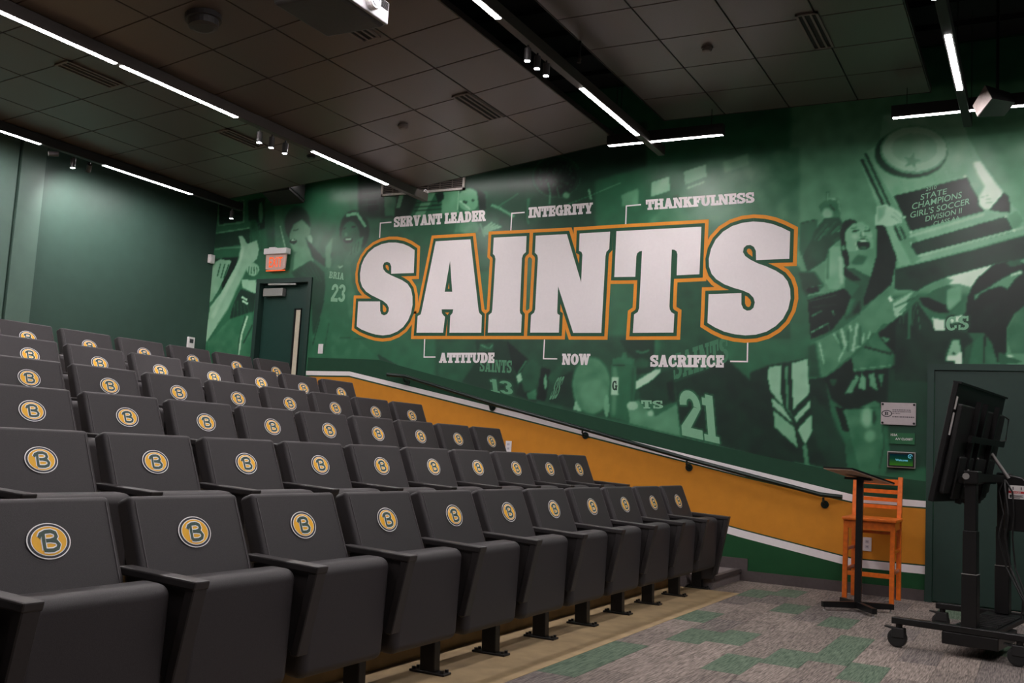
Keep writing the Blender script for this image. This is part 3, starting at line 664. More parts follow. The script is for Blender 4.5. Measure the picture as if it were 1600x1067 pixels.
for loops in LET:
    lw = [[W(p) for p in lp] for lp in loops]
    mo, mg, mw = MB(), MB(), MB()
    for lp in lw:
        for i, q in enumerate(stroke(lp, .142, True, False)): mo.poly([(p[0], -.0035-1e-5*i, p[1]) for p in q], ORANGE)
        for i, q in enumerate(stroke(lp, .070, True, False)): mg.poly([(p[0], -.0055-1e-5*i, p[1]) for p in q], GREENO)
    vv = [Vector((p[0], p[1], 0)) for lp in lw for p in lp]
    for t in tessellate_polygon([[Vector((p[0], p[1], 0)) for p in lp] for lp in lw]):
        mw.poly([(vv[i].x, -.0075, vv[i].y) for i in t], WHITE)
    lo = mlink('headline_letter', mw)
    for nm, mb in (('orange_outline', mo), ('green_outline', mg)):
        link(nm, mb.flat(nm), lo)
# value words with their pointer lines
WORDS = [('SERVANT LEADER', (615.5, 355), (759, 345), (616, 339.3), [(593.5, 371.6), (594.6, 348.7), (611.9, 347.2)]),
 ('INTEGRITY', (826, 340.4), (926, 333.2), (826.5, 324.6), [(798.4, 360), (800, 333.4), (820, 331.9)]),
 ('THANKFULNESS', (1010, 328), (1179, 316.5), (1009.5, 312.6), [(977.9, 350.2), (978.9, 321.9), (1001.8, 319.8)]),
 ('ATTITUDE', (686.5, 566.6), (772.5, 566.8), (687, 551.5), [(663.8, 529.8), (662.8, 557.8), (680.7, 557.8)]),
 ('NOW', (878.5, 569.6), (922, 570), (879, 553), [(851, 530.5), (849.4, 560.3), (870.8, 560.6)]),
 ('SACRIFICE', (1016, 572.8), (1131, 573.8), (1016.5, 555), [(1168.4, 535), (1167.8, 565), (1141, 564.6)])]
for t, p0, p1, pt, ln in WORDS:
    w, ps = word_polys(t); a, b_, c_ = (np.array(W(p)) for p in (p0, p1, pt))
    mb = MB()
    bold = list(ps)
    for q in ps: bold += [[tuple(p) for p in z] for z in stroke(q, .045, True, False)]
    for i, q in enumerate(bold):
        mb.poly([((a+(b_-a)*p[0]/w+(c_-a)*p[1])[0], -.0035-1e-5*(i % 97), (a+(b_-a)*p[0]/w+(c_-a)*p[1])[1]) for p in q], WHITE)
    o = mlink('value_word', mb)
    mb = MB()
    for i, q in enumerate(stroke([W(p) for p in ln], .014, False, False)): mb.poly([(p[0], -.0035-1e-5*i, p[1]) for p in q], WHITE)
    mlink('pointer_line', mb)

# ------------------------------------------------------------------ painted stripes below the mural (on the wall)
def wpoly(name, pts, m, off, parent=wall_m):
    mb = MB(); pp = [W(p) if len(p) == 2 else (p[0], p[2]) for p in pts]
    for t in tri(pp): mb.poly([(pp[i][0], -off, pp[i][1]) for i in t], m)
    return link(name, mb.flat(name), parent)
S1 = [(478.5, 579.6), (546, 580.3), (800, 642.3), (1160, 730.6), (1335, 773.2), (1447, 782.8)]
S2 = [(478.3, 586), (546, 587), (800, 650.3), (1160, 743.5), (1335, 784.4), (1447, 792.6)]
edge = [(481.5, 558.5), (591, 562), (840, 630.5), (1126, 698), (1282, 731), (1446.5, 752)]
lowz = lambda p: (p[0], 0, 0.0)
def zof(p, dz): q = W(p); return (q[0], 0, q[1]+dz)
xl, xr = W(edge[0])[0], W(edge[-1])[0]
wpoly('green_band', edge+[(xr+.005, 0, .0), (xl, 0, .0)], BAND, .003)
wpoly('white_stripe', S1+S2[::-1], WSTR, .004)
A1 = [(x, y+2.4) for x, y in S2]
A2 = [zof(p, -.475) for p in A1]
wpoly('amber_band', A1+A2[::-1], AMBER, .004)
L1 = [(q[0], 0, q[2]-.012) for q in A2]; L2 = [(q[0], 0, q[2]-.012-.068) for q in A2]
wpoly('white_stripe', L1+L2[::-1], WSTR, .004)
wpoly('green_field', L2+[(xr, 0, 0.), (xl, 0, 0.)], BAND2, .0042)

# ================================================================== SEATS
RC = math.radians(22); UP = Vector((-math.sin(RC), 0, math.cos(RC))); NO = Vector((math.cos(RC), 0, math.sin(RC)))
EC = Vector((0, 0, .7365))
def bp(s, t, y): return EC+UP*s+NO*t+Vector((0, y, 0))
mb = MB().hexa([bp(-.36, -.09, -.268), bp(-.36, 0, -.268), bp(-.36, 0, .268), bp(-.36, -.09, .268)],
               [bp(.145, -.075, -.266), bp(.145, -.004, -.266), bp(.145, -.004, .266), bp(.145, -.075, .266)], FABRIC)
ME_BACK = mb.mesh('backrest', .02, 4, True)
mb = MB().hexa([bp(-.37, -.115, -.24), bp(-.37, -.092, -.24), bp(-.37, -.092, .24), bp(-.37, -.115, .24)],
               [bp(.11, -.095, -.235), bp(.11, -.078, -.235), bp(.11, -.078, .235), bp(.11, -.095, .235)], SHELL)
ME_SHELL = mb.mesh('back_shell', .006, 2)
mb = MB().hexa([(.150, -.270, .190), (.266, -.270, .186), (.266, .270, .186), (.150, .270, .190)],
               [(.142, -.272, .618), (.276, -.272, .612), (.276, .272, .612), (.142, .272, .618)], FABRIC)
ME_CUSH = mb.mesh('seat_cushion', .042, 6, True)
SEAM = mat('seam_thread', (92, 86, 89), .6)
def seam_mesh(y): return MB().hexa([bp(-.30, .0002, y-.0012), bp(-.30, .0016, y-.0012), bp(-.30, .0016, y+.0012), bp(-.30, .0002, y+.0012)], [bp(.122, -.004, y-.0012), bp(.122, -.0012, y-.0012), bp(.122, -.0012, y+.0012), bp(.122, -.004, y+.0012)], SEAM).mesh('seam')
ME_SEAM = [seam_mesh(-.243), seam_mesh(.243)]
def emblem_mesh():
    mb = MB(); ez = [0]
    def lay(polys, m, k):
        for i, q in enumerate(polys): mb.poly([bp(p[1], .0012+.0006*k+1.5e-5*i, p[0]) for p in q], m)
    def oval(f): return [[(.079*f*math.cos(2*math.pi*i/40), .058*f*math.sin(2*math.pi*i/40)) for i in range(40)]]
    lay(oval(1), EWHITE, 0); lay(oval(.945), NAVY, 1); lay(oval(.825), EWHITE, 2); lay(oval(.785), GOLD, 3)
    s = .056
    path = [(-.62, .20), (-.50, .40), (-.22, .52), (.14, .54), (.40, .44), (.46, .24), (.34, .08), (.06, .02), (-.22, .02)]
    low = [(.06, .02), (.42, -.04), (.56, -.24), (.46, -.44), (.18, -.54), (-.16, -.54), (-.40, -.50)]
    stem = [(-.34, .46), (-.36, .0), (-.36, -.52)]
    for w, m, k in ((.0195, EWHITE, 4), (.0122, EGREEN, 5)):
        j = []
        for q in (path, low, stem): j += [[tuple(p) for p in z] for z in stroke([(x*s*1.02, y*s) for x, y in q], w)]
        lay(j, m, k)
    return mb.flat('emblem')
ME_EMB = emblem_mesh()
YS = SP/2
def standard(end):
    if not end: out = [(.035, .615), (.342, .603), (.282, .292), (.262, .284), (.215, .33), (.19, .29), (.03, .29)]
    else: out = [(.0, .615), (.345, .605), (.255, .13), (.235, .09), (.13, .08), (.09, .11), (.02, .29)]
    a = MB().prism(out, 1, YS-.02, YS+.02, BLACKP).mesh('side_panel', .004, 1)
    f0, f1 = ((.342, .603), (.282, .292)) if not end else ((.345, .605), (.255, .13))
    f = MB().hexa([(f1[0]-.028, YS-.03, f1[1]), (f1[0]+.01, YS-.03, f1[1]), (f1[0]+.01, YS+.03, f1[1]), (f1[0]-.028, YS+.03, f1[1])],
                  [(f0[0]-.028, YS-.03, f0[1]), (f0[0]+.012, YS-.03, f0[1]), (f0[0]+.012, YS+.03, f0[1]), (f0[0]-.028, YS+.03, f0[1])], BLACKP).mesh('panel_front', .004, 1)
    return a, f
ME_STD, ME_FAS = standard(False); ME_STDE, ME_FASE = standard(True)
ME_ARM = MB().hexa([(.0, YS-.031, .612), (.355, YS-.034, .598), (.355, YS+.034, .598), (.0, YS+.031, .612)],
                   [(.0, YS-.031, .641), (.361, YS-.034, .627), (.361, YS+.034, .627), (.0, YS+.031, .641)], BLACKP).mesh('armrest', .006, 2)
ME_LEG = MB().hexa([(.055, YS-.027, .01), (.14, YS-.027, .01), (.14, YS+.027, .01), (.055, YS+.027, .01)],
                   [(.04, YS-.027, .36), (.125, YS-.027, .36), (.125, YS+.027, .36), (.04, YS+.027, .36)], BLACKM).mesh('leg', .004, 1)
mb = MB().box(.0, .20, YS-.036, YS+.036, 0, .012, BLACKM)
ME_FOOT = mb.mesh('foot_plate', .003, 1)
mb = MB()
for x in (.018, .182):
    for y in (-.02, .02): mb.cyl((x, YS+y, .012), (x, YS+y, .024), .009, BLACKM, 6)
ME_BOLT = mb.mesh('anchor_bolts')
ME_HUB = MB().cyl((.205, YS-.036, .30), (.205, YS-.022, .30), .032, SHELL, 14).mesh('hinge_cap')
ROWN = ['front row', 'second row', 'third row', 'fourth row', 'fifth row', 'back row']
ORD = ['nearest', 'second', 'third', 'fourth', 'fifth', 'sixth', 'seventh', 'eighth', 'ninth', 'tenth', 'eleventh', 'twelfth', 'thirteenth']
NSEAT = [12, 11, 10, 9, 8, 7]
for r in range(6):
    for k in range(NSEAT[r]):
        end = k == 0
        lab = f'charcoal folding auditorium seat, {ROWN[r]}, ' + ('at the aisle by the handrail wall' if end else f'{ORD[k]} from the handrail wall aisle')
        t = thing('auditorium_seat', lab, 'seat', (ROWX[r], LAST[r]-SP*k, RISE*r), 0, 'folding seats in rising rows')
        bk = link('backrest', ME_BACK, t); link('emblem', ME_EMB, bk); link('back_shell', ME_SHELL, bk); link('seam', ME_SEAM[0], bk); link('seam', ME_SEAM[1], bk)
        link('seat_cushion', ME_CUSH, t)
        sp_ = link('side_panel', ME_STDE if end else ME_STD, t); link('panel_front', ME_FASE if end else ME_FAS, sp_); link('hinge_cap', ME_HUB, sp_)
        link('armrest', ME_ARM, t)
        lg = link('leg', ME_LEG, t); link('foot_plate', ME_FOOT, lg); link('anchor_bolts', ME_BOLT, lg, kind='stuff')

# ================================================================== CEILING CLOUDS
def cloud(x0, z0, x1, z1, ny, label):
    L = math.hypot(x1-x0, z1-z0); tw = L/4; ty = .61
    t = thing('ceiling_cloud', label, 'ceiling panel', (x0, -.48, z0), 0, 'suspended ceiling clouds')
    t.rotation_euler = (0, -math.atan2(z1-z0, x1-x0), 0)
    tm = MB().box(.0055, tw-.0055, .0055, ty-.0055, 0, .018, TILE).mesh('ceiling_tile', .002, 1)
    for i in range(4):
        for j in range(ny):
            o = link('ceiling_tile', tm, t); o.location = (i*tw, -(j+1)*ty, 0)
    MB().box(0, L, -ny*ty, 0, .014, .03, TBAR).build('grid', t)
    e = .006
    MB().box(-e, L+e, 0, e, -.002, .055, BAR).build('edge_trim', t); MB().box(-e, 0, -ny*ty, 0, -.002, .055, BAR).build('edge_trim', t)
    MB().box(L, L+e, -ny*ty, 0, -.002, .055, BAR).build('edge_trim', t)
    for x in (.3*L, .7*L):
        for y in (-1.2, -3.6, -6.): MB().cyl((x, y, .03), (x, y, .7), .004, BLACKM, 6).build('hanger_wire', t)
    return t
cl1 = cloud(-8.93, 3.933, -6.54, 4.123, 13, 'dark tiled ceiling cloud above the back rows, nearest the plain green wall')
cl2 = cloud(-6.124, 3.870, -3.739, 4.174, 13, 'brown tiled ceiling cloud above the middle rows, tilted up towards the flat cloud')
cl3 = cloud(-3.265, 4.336, -.87, 4.336, 12, 'flat brown tiled ceiling cloud nearest the media cart')
def c1z(x): return 3.933+.0795*(x+8.93)
def c2z(x): return 3.870+.1275*(x+6.124)
DIFF = mat('diffuser_paint', (110, 100, 96), .6, metal=.1); SLOT = mat('slot_black', (8, 8, 8), .8)
def diffuser(x, y, z, sl, w, l, label):
    t = thing('air_diffuser', label, 'air vent', (x, y, z-.001), 0, 'linear slot air diffusers'); t.rotation_euler = (0, -math.atan(sl), 0)
    MB().box(-w/2+.012, w/2-.012, -l/2+.012, l/2-.012, -.004, -.001, SLOT).build('slot_backing', t)
    for a in ((-w/2, w/2, -l/2, -l/2+.02), (-w/2, w/2, l/2-.02, l/2), (-w/2, -w/2+.018, -l/2, l/2), (w/2-.018, w/2, -l/2, l/2)):
        MB().box(*a, -.012, 0, DIFF).build('frame', t)
    for i in (1, 2):
        c = -w/2+w*i/3; MB().box(c-.008, c+.008, -l/2+.02, l/2-.02, -.011, 0, DIFF).build('slat', t)
diffuser(-4.43, -2.045, c2z(-4.43), .1275, .155, .66, 'slot air diffuser in the tilted brown ceiling cloud, near the wall grille')
diffuser(-4.45, -3.95, c2z(-4.45), .1275, .155, .66, 'slot air diffuser half hidden behind the projector')
diffuser(-7.21, -2.03, c1z(-7.21), .0795, .17, .57, 'slot air diffuser in the dark cloud, beside three track spots')
diffuser(-7.21, -3.88, c1z(-7.21), .0795, .17, .57, 'slot air diffuser in the dark cloud, beside two joined light strips')
diffuser(-1.525, -2.07, 4.336, 0, .16, .66, 'slot air diffuser in the flat ceiling cloud')
def disc(name, x, y, z, r, h, m, label, cat, sl=0):
    t = thing(name, label, cat, (x, y, z-.001)); t.rotation_euler = (0, -math.atan(sl), 0)
    MB().tube([(0, 0, 0), (0, 0, -h*.4)], [r, r], m, 24).build('base_ring', t)
    MB().tube([(0, 0, -h*.4), (0, 0, -h*.9), (0, 0, -h)], [r*.84, r*.8, r*.55], m, 24).build('cover', t)
disc('smoke_detector', -2.364, -2.044, 4.336, .045, .035, DIFF, 'small round detector under the flat ceiling cloud', 'detector')
disc('smoke_detector', -5.21, -2.064, c2z(-5.21), .05, .035, DIFF, 'small round detector under the tilted brown ceiling cloud', 'detector', .1275)
disc('ceiling_speaker', -5.212, -4.558, c2z(-5.212), .125, .09, BLACKP, 'round black speaker dome under the tilted ceiling cloud', 'speaker', .1275)
disc('smoke_detector', -6.95, -1.25, c1z(-6.95), .05, .03, BLACKP, 'small black detector under the dark ceiling cloud', 'detector', .0795)

# ================================================================== LIGHTS
def spot_light(parent, loc, aim, watts, deg, blend=.5, size=.02, col=(1, .95, .92)):
    ld = bpy.data.lights.new('spot_lamp', 'SPOT'); ld.energy = watts; ld.spot_size = math.radians(deg); ld.spot_blend = blend
    ld.shadow_soft_size = size; ld.color = col
    o = bpy.data.objects.new('spot_lamp', ld); C.objects.link(o); o.parent = parent; o.location = loc
    o.rotation_euler = Vector(aim).to_track_quat('-Z', 'Y').to_euler()
def bar(x, z, segs, spots, label, y1=-9.6, mt=BAR):
    t = thing('linear_light', label, 'ceiling light', (x, -.25, z), 0, 'linear ceiling lights')
    oy = .25
    MB().box(-.034, .034, y1+oy, 0, 0, .09, mt).build('housing', t, bevel=.002, seg=1)
    for a, c in segs:
        MB().box(-.020, .020, a+oy, c+oy, -.002, .001, STRIPM).build('light_strip', t)
    for y in np.arange(-1.2, y1, -2.4):
        MB().cyl((0, y, .09), (0, y, ZT-z), .003, BLACKM, 6).build('hanger_wire', t)
    for y, dx, dy, dz, lit in spots:
        d = Vector((dx, dy, dz)).normalized(); a = Vector((0, y+oy, -.012)); 
        h = MB().cyl(a, a+Vector((0, 0, -.03)), .008, BLACKM, 8).build('spot_stem', t)
        c0 = a+Vector((0, 0, -.025)); c1 = c0+d*.095
        h = MB().cyl(c0, c1, .026, BLACKP, 16).build('spot_head', t)
        MB().cyl(c1-d*.004, c1+d*.002, .021, LENSM if lit else METALG, 16).build('spot_lens', h)
        if lit: spot_light(t, c1+d*.012, d, SPOT_W*lit, 110 if dx else 64, 1.)
    MB().tube([(.0, -.06, .09), (.01, -.03, .13), (.02, .01, .12), (.015, .02, .05), (0, .0, .03)], .004, PLASTW if x == -6.12 else BLACKM, 6).build('end_cable', t)
    return t
DN = (0, 0, -1)
def sp3(ys, lit=1): return [(y, *DN, lit) for y in ys]
bar(-8.85, 3.842, [(-2.327, -1.071), (-4.33, -3.10), (-5.6, -4.4), (-8, -6.8)], [(-2.70, 0, 0, -1, .6), (-2.88, -.5, -.8, -.15, 0), (-2.50, -.75, .45, -.7, 1.6), (-.40, 0, .0, -1, 1.0)],
    'black linear light nearest the plain green wall, with a spot at its tip', mt=TBAR)
bar(-6.12, 3.780, [(-2.215, -.989), (-4.456, -3.235), (-5.73, -4.511), (-8.2, -7.0)], sp3((-2.938, -2.78, -2.598)), 'linear light above the middle rows, its end in front of the wall grille')
bar(-3.36, 4.062, [(-2.209, -.928), (-4.86, -3.636), (-6.1, -4.92), (-8.6, -7.4)], sp3((-3.179, -3.021, -2.866)), 'linear light in the slot beside the flat ceiling cloud')
bar(-.59, 4.072, [(-2.303, -1.191), (-4.86, -3.64), (-6.1, -4.92), (-8.6, -7.4)], [(-3.2, *DN, 1)], 'linear light above the media cart', mt=TBAR)  # last two strips are out of view, added to brighten the seats
bar(2.18, 4.072, [(-2.209, -.928), (-4.86, -3.64), (-6.1, -4.92), (-8.6, -7.4)], [], 'added unseen linear light above the open floor, parallel to the one above the media cart', mt=TBAR)  # extra bar out of view, added to light front row, cart and floor
def washer(xa, xb, y, z, label, s=None):
    t = thing('wall_washer', label, 'ceiling light', (xa, y, z), 0, 'wall washer lights')
    MB().box(0, xb-xa, -.035, .035, 0, .10, TBAR).build('housing', t)
    MB().box(.01, xb-xa-.01, -.022, .022, -.002, .001, WASHM).build('light_strip', t)
    for x in (.12, xb-xa-.12): MB().cyl((x, 0, .1), (x, 0, ZT-z), .003, BLACKM, 6).build('hanger_wire', t)
washer(-3.77, -2.62, -.65, 4.08, 'short linear wall light crossing the bar beside the flat cloud')
washer(-1.16, -.42, -.65, 4.08, 'short linear wall light beside the white tilted speaker')
washer(-.26, .94, -.65, 4.08, 'short linear wall light beyond the tilted speaker, above the closet')
washer(-6.05, -4.85, -.40, 4.10, 'linear wall light tucked above the tilted brown ceiling cloud')
washer(-8.35, -7.15, -.40, 4.13, 'linear wall light tucked above the dark ceiling cloud')

# ================================================================== WALL FIXTURES
def wq(p, y=0.): q = onY(p, y); return (q[0], q[2])
# return air grille
GR = mat('grille_paint', (206, 200, 196), .5)
x0, x1, z0, z1 = -6.902, -5.764, 3.952, 4.085
t = thing('return_grille', 'white framed return air grille high on the mural wall', 'air vent', (-6.33, 0, 3.95))
def g(n, *a): o = MB().box(*a).build(n, t); o.location = (6.33, 0, -3.95); return o
z1 = 4.20
g('backing', x0+.01, x1-.01, -.008, -.003, z0+.01, z1-.01, SLOT)
for a in ((x0, x1, z0, z0+.025), (x0, x1, z1-.025, z1), (x0, x0+.025, z0, z1), (x1-.025, x1, z0, z1)): g('frame', a[0], a[1], -.022, -.003, a[2], a[3], GR)
for i in range(9): z = z0+.035+i*.022; g('louver', x0+.02, x1-.02, -.018, -.008, z, z+.009, DIFF)
for i in range(1, 7): x = x0+(x1-x0)*i/7; g('mullion', x-.004, x+.004, -.020, -.008, z0+.02, z1-.02, DIFF)
# black duct stub near the dark cloud
pts = [onY((428, 322), -.16), onY((475, 317), -.16), onY((452, 296), -.46), onY((410, 302), -.46)]
mb = MB().hexa([tuple(p) for p in pts], [tuple(p+np.array([0, 0, .3])) for p in pts], TBAR)
o = mb.build('duct_stub', label='black duct stub hanging beneath the end of the dark ceiling cloud', cat='duct')
MB().hexa([tuple(p+np.array([0, 0, .03])-(np.mean(pts, 0)-p)*.04) for p in pts], [tuple(p+np.array([0, 0, .05])-(np.mean(pts, 0)-p)*.04) for p in pts], BLACKM).build('flange', o)

# exit door in its recess
DF = RISE*5
t = thing('door_1', 'dark green exit door with narrow glass strip and push bar', 'door', (DX0, 0, DF)); t['kind'] = 'structure'
def dlink(n, mb, par=None, **k):
    o = mb.build(n, par or t, **k)
    if par is None: o.location = (-DX0, 0, -DF)
    return o
fw = .055
for a in ((DX0, DX0+fw, DF, DZT), (DX1-fw, DX1, DF, DZT), (DX0+fw, DX1-fw, DZT-fw, DZT)):
    dlink('door_frame', MB().box(a[0], a[1], -.02, .16, a[2], a[3], FRAMEG))
leaf = dlink('door_leaf', MB().box(DX0+fw, DX1-fw, .07, .115, DF, DZT-fw, DOORG))
gx0, gx1 = wq((466, 500), .07)[0]-.035, wq((466, 500), .07)[0]+.035
zt, zb = 2.63, 1.36
GLASS = mat('wired_glass', (206, 198, 178), .25, noise=.05)
for a in ((gx0-.03, gx0, zb-.02, zt+.02), (gx1, gx1+.012, zb-.02, zt+.02), (gx0-.03, gx1+.012, zt, zt+.02), (gx0-.03, gx1+.012, zb-.02, zb)):
    MB().box(a[0], a[1], .058, .072, a[2], a[3], BLACKM).build('glass_stop', leaf)
MB().box(gx0, gx1, .062, .071, zb, zt, GLASS).build('glass_strip', leaf)
MB().box(DX0+.13, DX1-.09, .0, .045, 1.21, 1.265, METALG).build('push_bar', leaf, bevel=.006)
MB().box(DX1-.16, DX1-.075, -.03, .07, 1.12, 1.38, METALG).build('push_bar_case', leaf, bevel=.02, seg=3)
MB().box(DX0+.10, DX0+.41, .0, .07, 2.80, 2.90, METALG).build('door_closer', leaf, bevel=.006)
MB().hexa([(DX0+.2, -.03, 2.935), (DX0+.62, -.012, 2.93), (DX0+.62, .012, 2.93), (DX0+.2, 0, 2.935)], [(DX0+.2, -.03, 2.955), (DX0+.62, -.012, 2.95), (DX0+.62, .012, 2.95), (DX0+.2, 0, 2.955)], METALG).build('closer_arm', leaf)
# exit sign
t = thing('exit_sign', 'glowing red EXIT sign with silver canopy above the door', 'exit sign', (-8.385, 0, 3.1))
def el_(n, mb, **k): return mb.build(n, t, **k)
MB().box(-.185, .175, -.09, -.001, .21, .285, PLASTW).build('canopy', t, bevel=.008)
MB().box(-.13, -.03, -.06, -.02, .28, .305, PLASTW).build('top_cap', t, bevel=.004)
SIGNF = mat('sign_face', (206, 172, 164), .3, noise=.05, emit=.05)
REDL = emis('exit_red', (1, .13, .03), 1.3)
MB().prism([(-.165, .215), (.16, .215), (.15, .03), (.06, .012), (-.06, .012), (-.155, .03)], 1, -.062, -.045, SIGNF).build('sign_panel', t)
fw_, fh_, ps = font_polys('EXIT')
mb = MB()
for q in ps: mb.poly([(-.105+p[0]/fw_*.21, -.064, .05+p[1]/fh_*.125) for p in q], REDL)
link('letters', mb.flat('letters'), t)
MB().box(-.15, .15, -.06, -.047, .004, .013, REDL).build('glow_edge', t)
def red_fill(): pass
# switch, outlets, thermostat, sensor box
def plate_(name, px, w, h, label, cat, group=None, sock=True):
    x, z = W(px); t = thing(name, label, cat, (x, 0, z), 0, group)
    MB().box(-w/2, w/2, -.010, -.0045, -h/2, h/2, PLASTW).build('cover_plate', t, bevel=.002)
    if sock:
        for s in (-1, 1):
            f = MB().box(-.016, .016, -.0125, -.009, s*.022-.014, s*.022+.014, mat('socket_face', (205, 203, 214), .4)).build('socket', t)
            for a in (-.006, .006): MB().box(a-.0012, a+.0012, -.0135, -.0122, s*.022-.005, s*.022+.006, SLOT).build('slot', f)
    else:
        MB().box(-.016, .016, -.014, -.009, -.032, .032, PLASTW).build('rocker', t, bevel=.002)
plate_('power_outlet', (1355, 850), .075, .12, 'white power outlet on the amber band behind the wooden bar stool', 'outlet')
plate_('power_outlet', (795, 697.5), .07, .115, 'white power outlet on the amber band beside the third row', 'outlet')
plate_('light_switch', (501.5, 545), .07, .115, 'white light switch beside the exit door', 'switch', None, False)
q = onX((296.5, 539), XB); t = thing('thermostat', 'white wall thermostat with small dark display', 'thermostat', tuple(q))
MB().box(0, .025, -.055, .055, -.10, .10, PLASTW).build('body', t, bevel=.004); MB().box(.024, .027, -.03, .03, .025, .075, mat('lcd', (60, 62, 66), .3)).build('display', t)
q = onX((336.3, 407), XB); t = thing('sensor_box', 'small white box on the plain green wall near the corner', 'sensor', (XB, -.06, q[2]))
MB().box(0, .05, -.04, .04, -.055, .055, PLASTW).build('housing', t, bevel=.004); MB().box(.049, .053, -.025, .025, -.03, .03, PLASTW).build('front_cover', t)
# handrail
RP = [(605, 585), (634, 588), (770, 630.5), (915, 671), (1077, 717.5), (1282, 772.5), (1316, 776.5)]
pts = [onY(p, -.085) for p in RP]
t = thing('handrail', 'dark metal handrail sloping along the wall above the stair', 'handrail', tuple(onY((1300, 790), 0)))
inv = Vector(t.location)
mb = MB().tube([Vector(p)-inv for p in pts], .021, RAILM, 10); mb.build('rail', t, smooth=False)
for p in ((637, 597), (770, 637), (915, 680.5), (1077, 730.5), (1289, 788)):
    q = Vector(onY(p, 0)); u = q-inv
    br = MB().cyl(u+Vector((0, 0, 0)), u+Vector((0, -.012, 0)), .036, RAILM, 16).build('bracket_rose', t)
    MB().tube([u+Vector((0, -.01, 0)), u+Vector((0, -.06, .0)), u+Vector((-.0, -.085, .03)), u+Vector((0, -.085, .065))], .011, RAILM, 8).build('bracket_arm', br)
    MB().cyl(u+Vector((0, -.012, 0)), u+Vector((0, -.02, 0)), .010, METALG, 10).build('screw', br)
# closet door
cx0, ctz = W((1449, 640))[0], W((1450, 568.5))[1]
t = thing('door_2', 'wide dark green closet door and frame beside the room sign', 'door', (cx0, 0, 0)); t['kind'] = 'structure'
MB().box(0, .055, -.03, 0, 0, ctz, FRAMEG).build('door_frame', t); MB().box(.055, 2.2, -.03, 0, ctz-.055, ctz, FRAMEG).build('door_frame', t)
MB().box(.062, 2.2, -.018, 0, .012, ctz-.062, CLOSETG).build('door_leaf', t)
# plaque
def rect_px(a, b_, c_, d_):
    P_ = [W(p) for p in (a, b_, c_, d_)]; xs = sorted(p[0] for p in P_); zs = sorted(p[1] for p in P_)
    return (xs[0]+xs[1])/2, (xs[2]+xs[3])/2, (zs[0]+zs[1])/2, (zs[2]+zs[3])/2
INK = mat('engraved_ink', (40, 40, 44), .6)
a = rect_px((1377, 629), (1432, 630), (1431, 665), (1377, 663)); w, h = a[1]-a[0], a[3]-a[2]
t = thing('donor_plaque', 'silver metal plaque with four black corner studs', 'plaque', (a[0], 0, a[2]))
PLQ = mat('plaque_metal', (190, 180, 182), .35, metal=.35, noise=.03)
MB().box(0, w, -.022, -.012, 0, h, PLQ).build('plate', t, bevel=.0015, seg=1)
for x in (.05*w, .95*w):
    for z in (.08*h, .92*h): MB().cyl((x, -.003, z), (x, -.03, z), .010, BLACKM, 12).build('corner_stud', t)
mb = MB(); cx, cz = .17*w, .5*h
for q in ring(cx, cz, .045, .030, .037, .023, 0, 360, 24): mb.poly([(p[0], -.0225, p[1]) for p in q], INK)
wd_, pp = word_polys('B')
for q in pp: mb.poly([(cx-.018+p[0]*.036, -.0225, cz-.014+p[1]*.028) for p in q], INK)
link('engraved_emblem', mb.flat('engraved_emblem'), t)
mb = MB(); _r2 = random.Random(5)
for z, e in ((.66, .86), (.58, .86), (.50, .55), (.34, .96)):
    x = .33
    while x < e:
        l = _r2.uniform(.02, .06); mb.poly([(w*x, -.0225, h*z), (w*min(x+l, e), -.0225, h*z), (w*min(x+l, e), -.0225, h*(z+(.045 if z < .4 else .03))), (w*x, -.0225, h*(z+(.045 if z < .4 else .03)))], INK); x += l+.012
link('engraved_lines', mb.flat('engraved_lines'), t)
# room sign
a = rect_px((1391, 675), (1430, 678), (1429, 695), (1391, 693)); w, h = a[1]-a[0], a[3]-a[2]
t = thing('room_sign', 'green room sign reading 103A A/V CLOSET in small white letters', 'room sign', (a[0], 0, a[2]))
SG = mat('sign_green', (34, 92, 58), .4, noise=.03)
MB().box(0, w, -.012, -.004, 0, h, SG).build('panel', t)
def label_text(par, s, x, z, hh, m, y):
    fw_, fh_, ps = font_polys(s); mb = MB(); k = hh/fh_
    for q in ps: mb.poly([(x+p[0]*k, y, z+p[1]*k) for p in q], m)
    return link('lettering', mb.flat('lettering'), par)
label_text(t, '103A', (.03)*w, .70*h, .020, WHITE, -.0128); label_text(t, 'A/V CLOSET', .22*w, .36*h, .019, WHITE, -.0128)
# touch panel
a = rect_px((1388, 705), (1432, 707), (1430, 732), (1386, 730)); w, h = a[1]-a[0], a[3]-a[2]
t = thing('touch_panel', 'lit wall touch screen showing a green welcome page', 'screen', (a[0], 0, a[2]))
MB().box(0, w, -.035, -.003, 0, h, METALG).build('bezel', t, bevel=.003)
MB().box(.008, w-.008, -.038, -.034, .008, h-.008, SLOT).build('screen_border', t)
sm = bpy.data.materials.new('screen_image'); sm.use_nodes = True; nt = sm.node_tree
for n in list(nt.nodes): nt.nodes.remove(n)
oo = nt.nodes.new('ShaderNodeOutputMaterial'); ee = nt.nodes.new('ShaderNodeEmission'); tc = nt.nodes.new('ShaderNodeTexCoord'); sx_ = nt.nodes.new('ShaderNodeSeparateXYZ'); rr = nt.nodes.new('ShaderNodeValToRGB')
nt.links.new(tc.outputs['Generated'], sx_.inputs[0]); nt.links.new(sx_.outputs['Z'], rr.inputs[0]); nt.links.new(rr.outputs[0], ee.inputs[0]); nt.links.new(ee.outputs[0], oo.inputs[0])
rr.color_ramp.elements[0].color = lin((70, 130, 40))+(1,); rr.color_ramp.elements[1].color = lin((12, 46, 60))+(1,)
e = rr.color_ramp.elements.new(.55); e.color = lin((24, 78, 52))+(1,); ee.inputs[1].default_value = .5
